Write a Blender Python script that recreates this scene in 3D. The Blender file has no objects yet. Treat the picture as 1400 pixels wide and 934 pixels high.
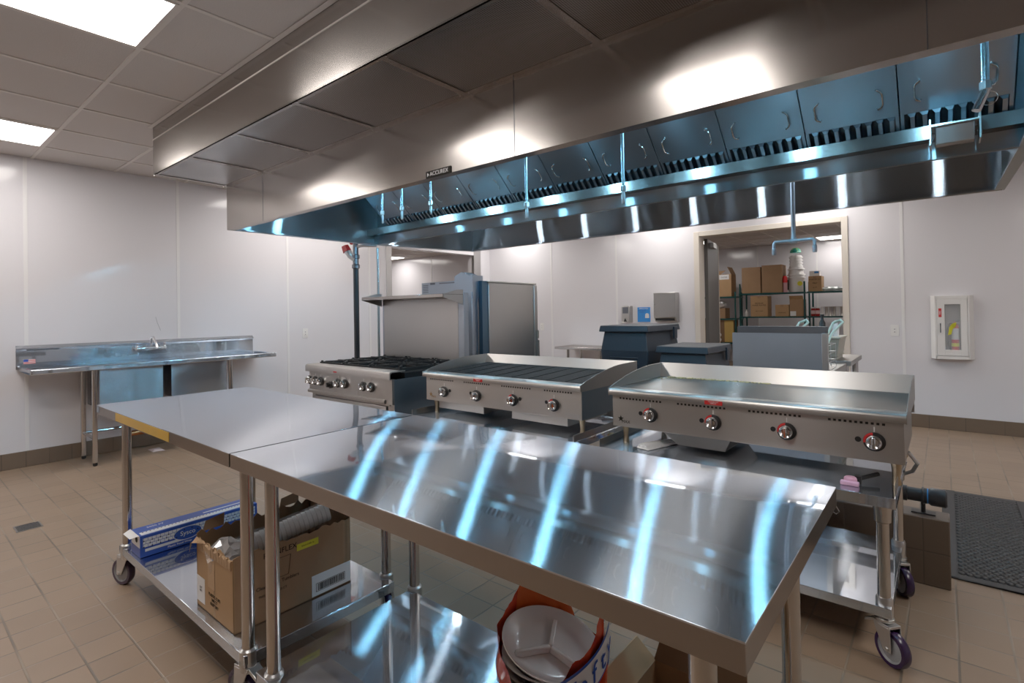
import bpy, bmesh, math, random
from mathutils import Vector, Matrix
random.seed(7)
PI = math.pi
COL = bpy.context.scene.collection
ORG = {}          # world origin of every object built here (no rotated parents)

# ------------------------------------------------------------------ mesh helper
class MB:
    def __init__(s): s.bm = bmesh.new()
    def face(s, pts):
        vs = [s.bm.verts.new(p) for p in pts]
        try: return s.bm.faces.new(vs)
        except ValueError: return None
    def box(s, x0, x1, y0, y1, z0, z1):
        if x0 > x1: x0, x1 = x1, x0
        if y0 > y1: y0, y1 = y1, y0
        if z0 > z1: z0, z1 = z1, z0
        v = [s.bm.verts.new(p) for p in ((x0,y0,z0),(x1,y0,z0),(x1,y1,z0),(x0,y1,z0),(x0,y0,z1),(x1,y0,z1),(x1,y1,z1),(x0,y1,z1))]
        for f in ((0,3,2,1),(4,5,6,7),(0,1,5,4),(1,2,6,5),(2,3,7,6),(3,0,4,7)): s.bm.faces.new([v[i] for i in f])
        return s
    def hexa(s, b, t):      # bottom ring of 4, top ring of 4
        v = [s.bm.verts.new(p) for p in list(b)+list(t)]
        for f in ((0,3,2,1),(4,5,6,7),(0,1,5,4),(1,2,6,5),(2,3,7,6),(3,0,4,7)): s.bm.faces.new([v[i] for i in f])
        return s
    def prism(s, poly, axis, a, b):   # poly of 2-D points in the two other axes
        def P(p, t):
            if axis == 'x': return (t, p[0], p[1])
            if axis == 'y': return (p[0], t, p[1])
            return (p[0], p[1], t)
        A = [s.bm.verts.new(P(p, a)) for p in poly]; B = [s.bm.verts.new(P(p, b)) for p in poly]
        n = len(poly)
        s.bm.faces.new(A); s.bm.faces.new(B[::-1])
        for i in range(n): s.bm.faces.new([A[i], B[i], B[(i+1)%n], A[(i+1)%n]])
        return s
    def rings(s, rings, close=True, cap=True):
        R = [[s.bm.verts.new(p) for p in r] for r in rings]
        n = len(R[0])
        for i in range(len(R)-1):
            for j in range(n if close else n-1):
                s.bm.faces.new([R[i][j], R[i][(j+1)%n], R[i+1][(j+1)%n], R[i+1][j]])
        if cap and close:
            s.bm.faces.new(R[0][::-1]); s.bm.faces.new(R[-1])
        return s
    def cyl(s, p0, p1, r, n=20, r1=None, cap=True):
        return s.tube([p0, p1], r, n, rend=r1, cap=cap)
    def tube(s, path, r, n=12, rend=None, cap=True):
        pts = [Vector(p) for p in path]; rr = []
        up = None; rings = []
        for i, p in enumerate(pts):
            if i == 0: d = (pts[1]-p)
            elif i == len(pts)-1: d = (p-pts[i-1])
            else: d = ((pts[i+1]-p).normalized() + (p-pts[i-1]).normalized())
            d.normalize()
            if up is None:
                up = Vector((0,0,1)) if abs(d.z) < .9 else Vector((1,0,0))
            a = d.cross(up)
            if a.length < 1e-4: a = d.orthogonal()
            a.normalize(); b = a.cross(d).normalized(); up = b
            rad = r if rend is None else r + (rend-r)*i/(len(pts)-1)
            if 0 < i < len(pts)-1:
                c = (p-pts[i-1]).normalized().dot(d); rad_k = 1/max(c, .5)
            else: rad_k = 1
            rings.append([p + (a*math.cos(t)+b*math.sin(t))*rad*(1 if rad_k==1 else 1+(rad_k-1)*.5) for t in [2*PI*k/n for k in range(n)]])
        return s.rings(rings, cap=cap)
    def lathe(s, prof, c, axis='z', n=24, cap=True):   # prof: (radius, height)
        rings = []
        for r, h in prof:
            ring = []
            for k in range(n):
                t = 2*PI*k/n; a, b = max(r, 1e-4)*math.cos(t), max(r, 1e-4)*math.sin(t)
                if axis == 'z': q = (a, b, h)
                elif axis == 'x': q = (h, a, b)
                elif axis == '-y': q = (a, -h, b)
                else: q = (b, h, a)
                ring.append((c[0]+q[0], c[1]+q[1], c[2]+q[2]))
            rings.append(ring)
        return s.rings(rings, cap=cap)
    def torus(s, c, R, r, axis='x', n=28, m=10):
        prof = [(R+r*math.cos(2*PI*k/m), r*math.sin(2*PI*k/m)) for k in range(m+1)]
        return s.lathe(prof, c, axis, n, cap=False)
    def rotz(s, ang, c):
        bmesh.ops.rotate(s.bm, verts=s.bm.verts, cent=c, matrix=Matrix.Rotation(ang, 3, 'Z')); return s
    def rot(s, ang, c, ax):
        bmesh.ops.rotate(s.bm, verts=s.bm.verts, cent=c, matrix=Matrix.Rotation(ang, 3, ax)); return s

def box_uv(me, origin):
    uv = me.uv_layers.new(name='UVMap')
    for p in me.polygons:
        n = p.normal; a = (abs(n.x), abs(n.y), abs(n.z))
        for li in p.loop_indices:
            c = me.vertices[me.loops[li].vertex_index].co
            if a[2] >= a[0] and a[2] >= a[1]: u, v = c.x, c.y
            elif a[1] >= a[0]: u, v = c.x, c.z
            else: u, v = c.y, c.z
            uv.data[li].uv = (u, v)

def build(mb, name, mat, parent=None, bevel=0, smooth=35, seg=2, **props):
    bm = mb.bm if isinstance(mb, MB) else mb
    bmesh.ops.remove_doubles(bm, verts=bm.verts, dist=1e-5)
    bmesh.ops.recalc_face_normals(bm, faces=bm.faces)
    xs = [v.co for v in bm.verts]
    mn = Vector((min(c.x for c in xs), min(c.y for c in xs), min(c.z for c in xs)))
    mx = Vector((max(c.x for c in xs), max(c.y for c in xs), max(c.z for c in xs)))
    o = Vector(((mn.x+mx.x)/2, (mn.y+mx.y)/2, mn.z))
    bmesh.ops.translate(bm, verts=bm.verts, vec=-o)
    me = bpy.data.meshes.new(name); bm.to_mesh(me); bm.free()
    for p in me.polygons: p.use_smooth = True
    try: me.set_sharp_from_angle(angle=math.radians(smooth))
    except Exception: pass
    box_uv(me, o)
    me.materials.append(mat)
    ob = bpy.data.objects.new(name, me); COL.objects.link(ob)
    po = Vector((0,0,0))
    if parent is not None:
        ob.parent = parent; po = ORG[parent]
    ob.location = o - po
    ORG[ob] = o
    if bevel:
        m = ob.modifiers.new('bevel', 'BEVEL'); m.width = bevel; m.segments = seg; m.limit_method = 'ANGLE'; m.angle_limit = math.radians(40)
    for k, v in props.items(): ob[k] = v
    return ob

def tag(o, label, cat, group=None, kind=None):
    o['label'] = label; o['category'] = cat
    if group: o['group'] = group
    if kind: o['kind'] = kind
    return o
def thing(name, loc, label, cat, group=None):
    o = bpy.data.objects.new(name, None); COL.objects.link(o); o.location = loc; o.empty_display_size = .05
    ORG[o] = Vector(loc)
    return tag(o, label, cat, group)
def kids(o): return [c for c in bpy.data.objects if c.parent == o]
def dup(root, delta, label=None, rotz=0):
    r = root.copy(); COL.objects.link(r); r.location = root.location + Vector(delta)
    r.rotation_euler = (0, 0, root.rotation_euler[2]+rotz)
    ORG[r] = ORG[root] + Vector(delta)
    if label: r['label'] = label
    for ch in kids(root):
        c = ch.copy(); COL.objects.link(c); c.parent = r; ORG[c] = ORG[ch]+Vector(delta)
        for g in kids(ch):
            d = g.copy(); COL.objects.link(d); d.parent = c; ORG[d] = ORG[g]+Vector(delta)
    return r
def struct(mb, name, mat, **k):
    o = build(mb, name, mat, **k); o['kind'] = 'structure'; return o

def text_mb(txt, size, origin, xdir, ydir, ext=.0006, align='CENTER'):
    """Lettering laid on a plane: origin = centre, xdir = reading direction, ydir = up."""
    cu = bpy.data.curves.new('t', 'FONT'); cu.body = txt; cu.size = size; cu.align_x = align; cu.align_y = 'CENTER'; cu.extrude = ext; cu.resolution_u = 3
    ob = bpy.data.objects.new('t', cu); COL.objects.link(ob)
    bpy.context.view_layer.update()
    dg = bpy.context.evaluated_depsgraph_get()
    me = bpy.data.meshes.new_from_object(ob.evaluated_get(dg))
    bm = bmesh.new(); bm.from_mesh(me)
    bpy.data.objects.remove(ob); bpy.data.curves.remove(cu); bpy.data.meshes.remove(me)
    x = Vector(xdir).normalized(); y = Vector(ydir).normalized(); z = x.cross(y)
    M = Matrix(((x.x, y.x, z.x, origin[0]), (x.y, y.y, z.y, origin[1]), (x.z, y.z, z.z, origin[2]), (0,0,0,1)))
    bmesh.ops.transform(bm, matrix=M, verts=bm.verts)
    mb = MB(); mb.bm.free(); mb.bm = bm
    return mb

# ------------------------------------------------------------------ materials
def newmat(name):
    m = bpy.data.materials.new(name); m.use_nodes = True
    nt = m.node_tree; b = nt.nodes['Principled BSDF']
    return m, nt, b
def plain(name, col, rough=.5, metal=0, bump=0, bscale=50, emit=None, var=0, spec=.5, coat=0):
    m, nt, b = newmat(name)
    b.inputs['Base Color'].default_value = (*col, 1); b.inputs['Roughness'].default_value = rough; b.inputs['Metallic'].default_value = metal
    b.inputs['Specular IOR Level'].default_value = spec
    if coat: b.inputs['Coat Weight'].default_value = coat; b.inputs['Coat Roughness'].default_value = .08
    tc = nt.nodes.new('ShaderNodeTexCoord')
    if var:
        n = nt.nodes.new('ShaderNodeTexNoise'); n.inputs['Scale'].default_value = 6; n.inputs['Detail'].default_value = 5
        nt.links.new(tc.outputs['Object'], n.inputs['Vector'])
        mx = nt.nodes.new('ShaderNodeMix'); mx.data_type = 'RGBA'
        mx.inputs['A'].default_value = (*[c*(1-var) for c in col], 1); mx.inputs['B'].default_value = (*[min(1, c*(1+var)) for c in col], 1)
        nt.links.new(n.outputs['Fac'], mx.inputs['Factor']); nt.links.new(mx.outputs['Result'], b.inputs['Base Color'])
    if bump:
        n = nt.nodes.new('ShaderNodeTexNoise'); n.inputs['Scale'].default_value = bscale; n.inputs['Detail'].default_value = 4
        nt.links.new(tc.outputs['Object'], n.inputs['Vector'])
        bp = nt.nodes.new('ShaderNodeBump'); bp.inputs['Strength'].default_value = bump; bp.inputs['Distance'].default_value = .01
        nt.links.new(n.outputs['Fac'], bp.inputs['Height']); nt.links.new(bp.outputs['Normal'], b.inputs['Normal'])
    if emit:
        b.inputs['Emission Color'].default_value = (*emit[0], 1); b.inputs['Emission Strength'].default_value = emit[1]
    return m
def steel(name, col=(.56,.56,.57), sharp=.10, cross=.26, along=.012, mix=.5, wave=.001, wscale=1.6, streak=.02, smudge=.05):
    """Brushed stainless steel, grain along the UV u direction: one fairly clear reflection plus one that
    stretches highlights across the grain (cross) and hardly along it (along)."""
    m = bpy.data.materials.new(name); m.use_nodes = True; nt = m.node_tree; nt.nodes.clear(); L = nt.links.new
    out = nt.nodes.new('ShaderNodeOutputMaterial'); ms = nt.nodes.new('ShaderNodeMixShader'); L(ms.outputs[0], out.inputs[0]); ms.inputs[0].default_value = mix
    g1 = nt.nodes.new('ShaderNodeBsdfAnisotropic'); g2 = nt.nodes.new('ShaderNodeBsdfAnisotropic')
    L(g1.outputs[0], ms.inputs[1]); L(g2.outputs[0], ms.inputs[2])
    an = 1-math.sqrt(along/cross); r = (along*cross)**.25
    g2.inputs['Anisotropy'].default_value = an
    tg = nt.nodes.new('ShaderNodeTangent'); tg.direction_type = 'UV_MAP'; tg.uv_map = 'UVMap'; L(tg.outputs['Tangent'], g2.inputs['Tangent'])
    uv = nt.nodes.new('ShaderNodeUVMap'); uv.uv_map = 'UVMap'
    mp = nt.nodes.new('ShaderNodeMapping'); mp.inputs['Scale'].default_value = (3, 260, 1); L(uv.outputs['UV'], mp.inputs['Vector'])
    n1 = nt.nodes.new('ShaderNodeTexNoise'); n1.inputs['Scale'].default_value = 1; n1.inputs['Detail'].default_value = 3; L(mp.outputs['Vector'], n1.inputs['Vector'])
    tc = nt.nodes.new('ShaderNodeTexCoord')
    n2 = nt.nodes.new('ShaderNodeTexNoise'); n2.inputs['Scale'].default_value = 3.5; n2.inputs['Detail'].default_value = 6; L(tc.outputs['Object'], n2.inputs['Vector'])
    mx = nt.nodes.new('ShaderNodeMix'); mx.data_type = 'RGBA'
    mx.inputs['A'].default_value = (*[c*(1-smudge*1.5) for c in col], 1); mx.inputs['B'].default_value = (*[min(1, c*(1+smudge)) for c in col], 1)
    L(n2.outputs['Fac'], mx.inputs['Factor']); L(mx.outputs['Result'], g1.inputs['Color']); L(mx.outputs['Result'], g2.inputs['Color'])
    def lin(src, k, c):
        q = nt.nodes.new('ShaderNodeMath'); q.operation = 'MULTIPLY_ADD'; L(src, q.inputs[0]); q.inputs[1].default_value = k; q.inputs[2].default_value = c; return q.outputs[0]
    L(lin(n1.outputs['Fac'], streak*2, r-streak), g2.inputs['Roughness'])
    L(lin(n2.outputs['Fac'], smudge*.8, sharp-smudge*.4), g1.inputs['Roughness'])
    if wave:
        n3 = nt.nodes.new('ShaderNodeTexNoise'); n3.inputs['Scale'].default_value = wscale; n3.inputs['Detail'].default_value = 1; L(tc.outputs['Object'], n3.inputs['Vector'])
        bp = nt.nodes.new('ShaderNodeBump'); bp.inputs['Strength'].default_value = 1; bp.inputs['Distance'].default_value = wave
        L(n3.outputs['Fac'], bp.inputs['Height']); L(bp.outputs['Normal'], g1.inputs['Normal']); L(bp.outputs['Normal'], g2.inputs['Normal'])
    return m
def wallmat():
    m, nt, b = newmat('white_wall_panel'); L = nt.links.new
    tc = nt.nodes.new('ShaderNodeTexCoord')
    b.inputs['Base Color'].default_value = (.72, .705, .74, 1); b.inputs['Roughness'].default_value = .13; b.inputs['Specular IOR Level'].default_value = .5
    n = nt.nodes.new('ShaderNodeTexNoise'); n.inputs['Scale'].default_value = 1.3; n.inputs['Detail'].default_value = 2; L(tc.outputs['Object'], n.inputs['Vector'])
    n2 = nt.nodes.new('ShaderNodeTexNoise'); n2.inputs['Scale'].default_value = 60; n2.inputs['Detail'].default_value = 2; L(tc.outputs['Object'], n2.inputs['Vector'])
    ad = nt.nodes.new('ShaderNodeMath'); ad.operation = 'MULTIPLY_ADD'; ad.inputs[1].default_value = .02; L(n2.outputs['Fac'], ad.inputs[0]); L(n.outputs['Fac'], ad.inputs[2])
    bp = nt.nodes.new('ShaderNodeBump'); bp.inputs['Strength'].default_value = .5; bp.inputs['Distance'].default_value = .02
    L(ad.outputs[0], bp.inputs['Height']); L(bp.outputs['Normal'], b.inputs['Normal'])
    return m
def tilemat(name, c1, c2, grout, px, py, ox, oy, gw=.006, plane='xy', rough=.42, bump=.35):
    """Square tile grid from object coordinates (floor object sits at the world origin)."""
    m, nt, b = newmat(name); L = nt.links.new
    tc = nt.nodes.new('ShaderNodeTexCoord'); sp = nt.nodes.new('ShaderNodeSeparateXYZ'); L(tc.outputs['Object'], sp.inputs[0])
    ax = {'xy': ('X', 'Y'), 'xz': ('X', 'Z'), 'yz': ('Y', 'Z')}[plane]
    def M(op, a, bb=None, c=None):
        n = nt.nodes.new('ShaderNodeMath'); n.operation = op
        for i, v in enumerate((a, bb, c)):
            if v is None: continue
            if isinstance(v, (int, float)): n.inputs[i].default_value = v
            else: L(v, n.inputs[i])
        return n.outputs[0]
    u = M('DIVIDE', M('SUBTRACT', sp.outputs[ax[0]], ox), px); v = M('DIVIDE', M('SUBTRACT', sp.outputs[ax[1]], oy), py)
    fu, fv = M('FRACT', u), M('FRACT', v); iu, iv = M('FLOOR', u), M('FLOOR', v)
    du = M('MINIMUM', fu, M('SUBTRACT', 1, fu)); dv = M('MINIMUM', fv, M('SUBTRACT', 1, fv))
    du = M('MULTIPLY', du, px); dv = M('MULTIPLY', dv, py)
    d = M('MINIMUM', du, dv)
    mask = nt.nodes.new('ShaderNodeMapRange'); mask.inputs['From Min'].default_value = gw*.35; mask.inputs['From Max'].default_value = gw*.75; L(d, mask.inputs['Value'])
    cb = nt.nodes.new('ShaderNodeCombineXYZ'); L(iu, cb.inputs[0]); L(iv, cb.inputs[1])
    wn = nt.nodes.new('ShaderNodeTexWhiteNoise'); wn.noise_dimensions = '2D'; L(cb.outputs[0], wn.inputs['Vector'])
    nz = nt.nodes.new('ShaderNodeTexNoise'); nz.inputs['Scale'].default_value = 5; nz.inputs['Detail'].default_value = 6; L(tc.outputs['Object'], nz.inputs['Vector'])
    fac = M('MULTIPLY_ADD', wn.outputs['Value'], .45, M('MULTIPLY', nz.outputs['Fac'], .55))
    mx = nt.nodes.new('ShaderNodeMix'); mx.data_type = 'RGBA'; mx.inputs['A'].default_value = (*c1, 1); mx.inputs['B'].default_value = (*c2, 1); L(fac, mx.inputs['Factor'])
    # grout goes from pale to dark along the lines
    gn = nt.nodes.new('ShaderNodeTexNoise'); gn.inputs['Scale'].default_value = 2.3; L(tc.outputs['Object'], gn.inputs['Vector'])
    gm = nt.nodes.new('ShaderNodeMix'); gm.data_type = 'RGBA'; gm.inputs['A'].default_value = (*[g*.45 for g in grout], 1); gm.inputs['B'].default_value = (*grout, 1)
    gr = nt.nodes.new('ShaderNodeMapRange'); gr.inputs['From Min'].default_value = .42; gr.inputs['From Max'].default_value = .62; L(gn.outputs['Fac'], gr.inputs['Value']); L(gr.outputs[0], gm.inputs['Factor'])
    fm = nt.nodes.new('ShaderNodeMix'); fm.data_type = 'RGBA'; L(mask.outputs[0], fm.inputs['Factor']); L(gm.outputs['Result'], fm.inputs['A']); L(mx.outputs['Result'], fm.inputs['B'])
    L(fm.outputs['Result'], b.inputs['Base Color'])
    n2 = nt.nodes.new('ShaderNodeTexNoise'); n2.inputs['Scale'].default_value = 90; n2.inputs['Detail'].default_value = 3; L(tc.outputs['Object'], n2.inputs['Vector'])
    hh = M('MULTIPLY_ADD', n2.outputs['Fac'], .12, mask.outputs[0])
    bp = nt.nodes.new('ShaderNodeBump'); bp.inputs['Strength'].default_value = bump; bp.inputs['Distance'].default_value = .004; L(hh, bp.inputs['Height']); L(bp.outputs['Normal'], b.inputs['Normal'])
    b.inputs['Roughness'].default_value = rough
    return m
def emitmat(name, col, s):
    m = bpy.data.materials.new(name); m.use_nodes = True; nt = m.node_tree; nt.nodes.clear()
    e = nt.nodes.new('ShaderNodeEmission'); e.inputs[0].default_value = (*col, 1); e.inputs[1].default_value = s
    o = nt.nodes.new('ShaderNodeOutputMaterial'); nt.links.new(e.outputs[0], o.inputs[0]); return m

S_TOP = steel('brushed_steel_top', (.64,.685,.745), .035, .22, .007, .5, .0006, 1.3, .012, .02)  # blue cast of the hood lamps is put into this steel colour
S_HOOD = steel('brushed_steel_hood', (.42,.39,.37), .18, .12, .018, .45, .003, 1.0, .02, .04)
S_INNER = steel('brushed_steel_hood_lining', (.52,.57,.61), .30, .9, .008, .985, .0012, 1.1, .003, .03)
S_APP = steel('brushed_steel_appliance', (.50,.48,.46), .315, .25, .045, .5, .001, 3, .02, .03)
S_PLAIN = steel('satin_steel', (.50,.49,.48), .315, .16, .06, .5, 0, 3, .02, .03)
S_TUBE = steel('polished_tube_steel', (.60,.57,.54), .14, .05, .03, .3, 0, 3, .01, .02)
S_DARK = steel('dull_dark_steel', (.17,.18,.20), .315, .2, .05, .4, .002, 3, .02, .04)
S_FILT = steel('filter_steel', (.33,.37,.41), .24, .25, .05, .4, .003, 3, .02, .04)
S_BACK = steel('brushed_steel_back_lining', (.52,.55,.58), .14, .95, .004, 1, .0012, 1.1, .001, .02)
S_SIDE = steel('blue_grey_side_steel', (.30,.35,.40), .37, .2, .08, .4, .002, 3, .02, .08)
S_BOWL = steel('brushed_bowl_steel', (.55,.57,.60), .09, .5, .01, .6, .003, 2.2, .01, .03)
S_APRON = steel('brushed_apron_steel', (.36,.325,.30), .2, .08, .025, .4, .001, 3, .02, .04)  # table steel made darker: the dim surroundings it mirrors are in the colour
S_PERF = plain('perforated_steel', (.17,.16,.155), .38, 1)
CHROME = plain('chrome', (.75,.75,.76), .07, 1)
GALV = steel('galvanized_steel', (.41,.46,.53), .38, .2, .1, .4, 0, 3, .02, .1)
ZINC = plain('zinc_plated', (.6,.6,.6), .28, 1, var=.1)
IRON = plain('cast_iron', (.011,.010,.010), .6, 0, spec=.25, bump=.3, bscale=200)
BLACKPIPE = plain('black_pipe', (.03,.032,.036), .35, .2)
BLACK = plain('black_plastic', (.012,.012,.013), .35)
RUBBER = plain('black_rubber', (.02,.02,.022), .6)
PURPLE = plain('purple_polyurethane', (.022,.008,.04), .25)
GREYHUB = plain('grey_wheel_hub', (.25,.25,.26), .4)
WALL = wallmat()
DIMWALL = plain('dim_room_wall', (.46,.42,.40), .5)  # assumed dimness of the room put into the unseen wall colour, darkens steel reflections
SEAM = plain('white_seam_strip', (.80,.79,.80), .25)
CEILT = plain('ceiling_tile', (.62,.575,.55), .85, bump=.15, bscale=120)
TEE = plain('ceiling_tee', (.74,.69,.65), .5)
CREAM = plain('cream_frame_paint', (.68,.62,.55), .35)
NAVY = plain('navy_plastic', (.020,.031,.046), .45, bump=.2, bscale=300)
PAPER = plain('white_paper', (.8,.8,.8), .6)
PLASTIC = plain('white_plastic', (.78,.77,.76), .35)
RED = plain('red_paint', (.55,.02,.02), .35)
ORANGE = plain('orange_print', (.75,.13,.02), .3)
REDFILM = plain('red_orange_film', (.62,.055,.02), .2, coat=.4)
BLUEP = plain('blue_print', (.02,.08,.42), .35)
BLUEB = plain('blue_box_card', (.015,.07,.40), .4)
SKYB = plain('sky_blue_print', (.03,.25,.70), .4)
WHITEP = plain('white_print', (.78,.78,.78), .5)
BLACKP = plain('black_print', (.02,.018,.015), .7, spec=.15)
CARD = plain('corrugated_cardboard', (.34,.20,.105), .75, var=.12, bump=.1, bscale=30)
CARD2 = plain('tan_cardboard', (.42,.25,.12), .75, var=.1)
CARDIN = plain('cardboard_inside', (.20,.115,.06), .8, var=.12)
KRAFTTORN = plain('torn_kraft_edge', (.50,.32,.18), .85, var=.15, bump=.4, bscale=80)
YELLOW = plain('yellow_label', (.75,.70,.03), .5)
YTAPE = plain('yellow_tape', (.62,.36,.02), .35, var=.2)
GREENB = plain('green_shelf_coating', (.008,.07,.07), .3)
COPPER = plain('copper', (.55,.22,.09), .25, 1, var=.2)
FOAM = plain('white_foam', (.88,.86,.85), .22, coat=.6)
BLUETUBE = plain('blue_lit_tube', (.5,.62,.68), .25, 1)
PINK = plain('pink_rubber', (.75,.42,.60), .4)
BASE = tilemat('brown_base_tile', (.135,.095,.065), (.165,.115,.08), (.12,.09,.065), .159, .4, 0, -.1, .004, 'yz', .35, .2)
BASEX = tilemat('brown_base_tile_x', (.135,.095,.065), (.165,.115,.08), (.12,.09,.065), .288, .4, 0, -.1, .004, 'xz', .35, .2)
CURB = tilemat('brown_curb_tile', (.105,.075,.053), (.13,.092,.065), (.16,.12,.09), .154, .157, 0, 0, .005, 'xz', .35, .2)
FLOOR = tilemat('quarry_floor_tile', (.205,.140,.094), (.285,.198,.134), (.275,.215,.160), .1568, .1555, .02, .517, .0065, 'xy', .40, .35)
def glassmat():
    m, nt, b = newmat('clear_plastic_film'); b.inputs['Base Color'].default_value = (.9,.92,.95,1); b.inputs['Roughness'].default_value = .08
    b.inputs['Transmission Weight'].default_value = .0; b.inputs['Alpha'].default_value = .12; b.inputs['Specular IOR Level'].default_value = .9
    return m
FILM = glassmat()
def glasspane():
    m, nt, b = newmat('glass_pane'); b.inputs['Base Color'].default_value = (.85,.88,.9,1); b.inputs['Roughness'].default_value = .03; b.inputs['Alpha'].default_value = .18
    return m
PANE = glasspane()
L_CEIL = emitmat('ceiling_light_diffuser', (1, .94, .89), 11)
L_HOOD = emitmat('hood_lamp_glow', (.26, .69, 1.0), 125)
L_HOODW = emitmat('hood_lamp_white_glow', (.72, .88, 1.0), 85)
L_SOFT = emitmat('dim_light_diffuser', (1, .95, .9), 9)

# ------------------------------------------------------------------ room constants (metres)
ZC = 2.74; XL = -6.22; YB = 7.137; XR = 4.0; YF = -3.4
# floor: built with its origin at the world origin so tile lines stay put
def worldplane(name, x0, x1, y0, y1, z, mat, up=True):
    me = bpy.data.meshes.new(name); vs = [(x0,y0,z),(x1,y0,z),(x1,y1,z),(x0,y1,z)]
    me.from_pydata(vs, [], [(0,1,2,3) if up else (3,2,1,0)]); me.materials.append(mat)
    uv = me.uv_layers.new(name='UVMap')
    o = bpy.data.objects.new(name, me); COL.objects.link(o); o['kind'] = 'structure'; ORG[o] = Vector((0,0,0)); return o
worldplane('floor', -13, 6, YF, 14, 0, FLOOR)
worldplane('ceiling', -13, 6, YF, 14, ZC, CEILT, up=False)
W = .14
DX0, DX1, DZ = -2.50, -.865, 2.27
OY0, OY1, OZ = 4.93, 6.72, 2.28
w = MB(); w.box(XL-W, XL, YF, OY0, 0, ZC).box(XL-W, XL, OY0, OY1, OZ, ZC).box(XL-W, XL, OY1, YB+W, 0, ZC); struct(w, 'wall_left', WALL)
w = MB(); w.box(XL, DX0, YB, YB+W, 0, ZC).box(DX0, DX1, YB, YB+W, DZ, ZC).box(DX1, XR, YB, YB+W, 0, ZC); struct(w, 'wall_back', WALL)
w = MB(); w.box(XR, XR+W, YF, YB+W, 0, ZC); struct(w, 'wall_right', WALL)
w = MB(); w.box(XL-W, XR+W, YF-W, YF, 0, ZC); struct(w, 'wall_front', DIMWALL)
w = MB(); w.box(-13, XL-W, 9.2, 9.3, 0, ZC); struct(w, 'wall_far_room', WALL)
w = MB(); w.box(-13, XL-W, 3.6, 3.7, 0, ZC).box(-13.1, -13, 3.6, 9.3, 0, ZC); struct(w, 'wall_side_room', WALL)
w = MB(); w.box(-6.0, 1.5, 13.5, 13.6, 0, ZC); struct(w, 'wall_storage_back', WALL)
w = MB(); w.box(1.5, 1.6, YB+W, 13.6, 0, ZC).box(-6.0, -5.9, YB+W, 13.6, 0, ZC); struct(w, 'wall_storage_side', WALL)
n = 0
def seam(x0, x1, y0, y1, z0, z1):
    global n; n += 1
    struct(MB().box(x0, x1, y0, y1, z0, z1), 'trim_%d' % n, SEAM)
for y in (-1.55, -.34, .883, 2.10, 3.32, 4.54): seam(XL, XL+.004, y-.014, y+.014, .14, ZC)
for x in (-4.89, -3.72, -.331, .89, 2.1): seam(x-.014, x+.014, YB-.004, YB, .14, ZC)
seam(-10.02, -9.98, 9.195, 9.2, 0, ZC)
for x in (-3.35, -2.13, -.9): seam(x-.014, x+.014, 13.495, 13.5, 0, ZC)
bb = MB().box(XL, XL+.012, YF, OY0-.1, 0, .14); struct(bb, 'baseboard_left', BASE, bevel=.004)
bb = MB().box(XL, XL+.012, OY1+.17, YB, 0, .14); struct(bb, 'baseboard_left_corner', BASE, bevel=.004)
bb = MB().box(XL+.012, DX0-.07, YB-.012, YB, 0, .14); struct(bb, 'baseboard_back', BASEX, bevel=.004)
bb = MB().box(DX1+.05, XR, YB-.012, YB, 0, .14); struct(bb, 'baseboard_right', BASEX, bevel=.004)
# ceiling tees
GX, GY, GS = -3.268, .929, .6168
t = MB()
kx = range(-15, 15); ky = range(-7, 21)
for k in kx: t.box(GX+k*GS-.012, GX+k*GS+.012, YF, 13.5, ZC-.006, ZC+.01)
for k in ky: t.box(-13, 6, GY+k*GS-.012, GY+k*GS+.012, ZC-.0055, ZC+.01)
struct(t, 'ceiling_grid', TEE)
# door frame and open door of the storage room
fr = MB(); fr.box(DX0-.06, DX0+.012, YB-.022, YB+W+.02, 0, DZ+.05).box(DX1-.012, DX1+.05, YB-.022, YB+W+.02, 0, DZ+.05).box(DX0+.012, DX1-.012, YB-.022, YB+W+.02, DZ-.012, DZ+.05)
struct(fr, 'door_1_frame', CREAM, bevel=.004)
DOORM = plain('grey_door_paint', (.10,.095,.09), .4)
dl = MB(); dl.box(DX0+.015, DX0+.06, YB+W+.03, YB+W+.96, .01, DZ-.03)
dl.rotz(math.radians(9.5), (DX0+.015, YB+W+.03, 0))
d1 = struct(dl, 'door_1', DOORM, bevel=.003)
e = MB(); e.box(DX0+.012, DX0+.066, YB+W+.955, YB+W+.99, .01, DZ-.03); e.rotz(math.radians(9.5), (DX0+.015, YB+W+.03, 0)); e = build(e, 'door_edge', CREAM, d1)
e = MB(); e.box(DX0+.06, DX0+.12, YB+W+.15, YB+W+.42, DZ-.14, DZ-.07); e.rotz(math.radians(9.5), (DX0+.015, YB+W+.03, 0)); build(e, 'door_closer', ZINC, d1, bevel=.006)
# stainless corner guards at the opening
for i, (a, b2, lab) in enumerate(((OY0-.095, OY0, 'tall stainless corner guard on the wall edge beside the thin blue pipe'), (OY1, OY1+.17, 'tall stainless corner guard on the wall edge above the convection oven'))):
    g = MB(); g.box(XL, XL+.006, a, b2, .14, OZ+.2)
    yy = b2 if i == 0 else a
    g.box(XL-.05, XL+.006, yy-.003 if i else yy, yy if i else yy+.003, .14, OZ)
    tag(build(g, 'corner_guard', S_PLAIN), lab, 'corner guard', 'corner guards of the wall opening')

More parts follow.
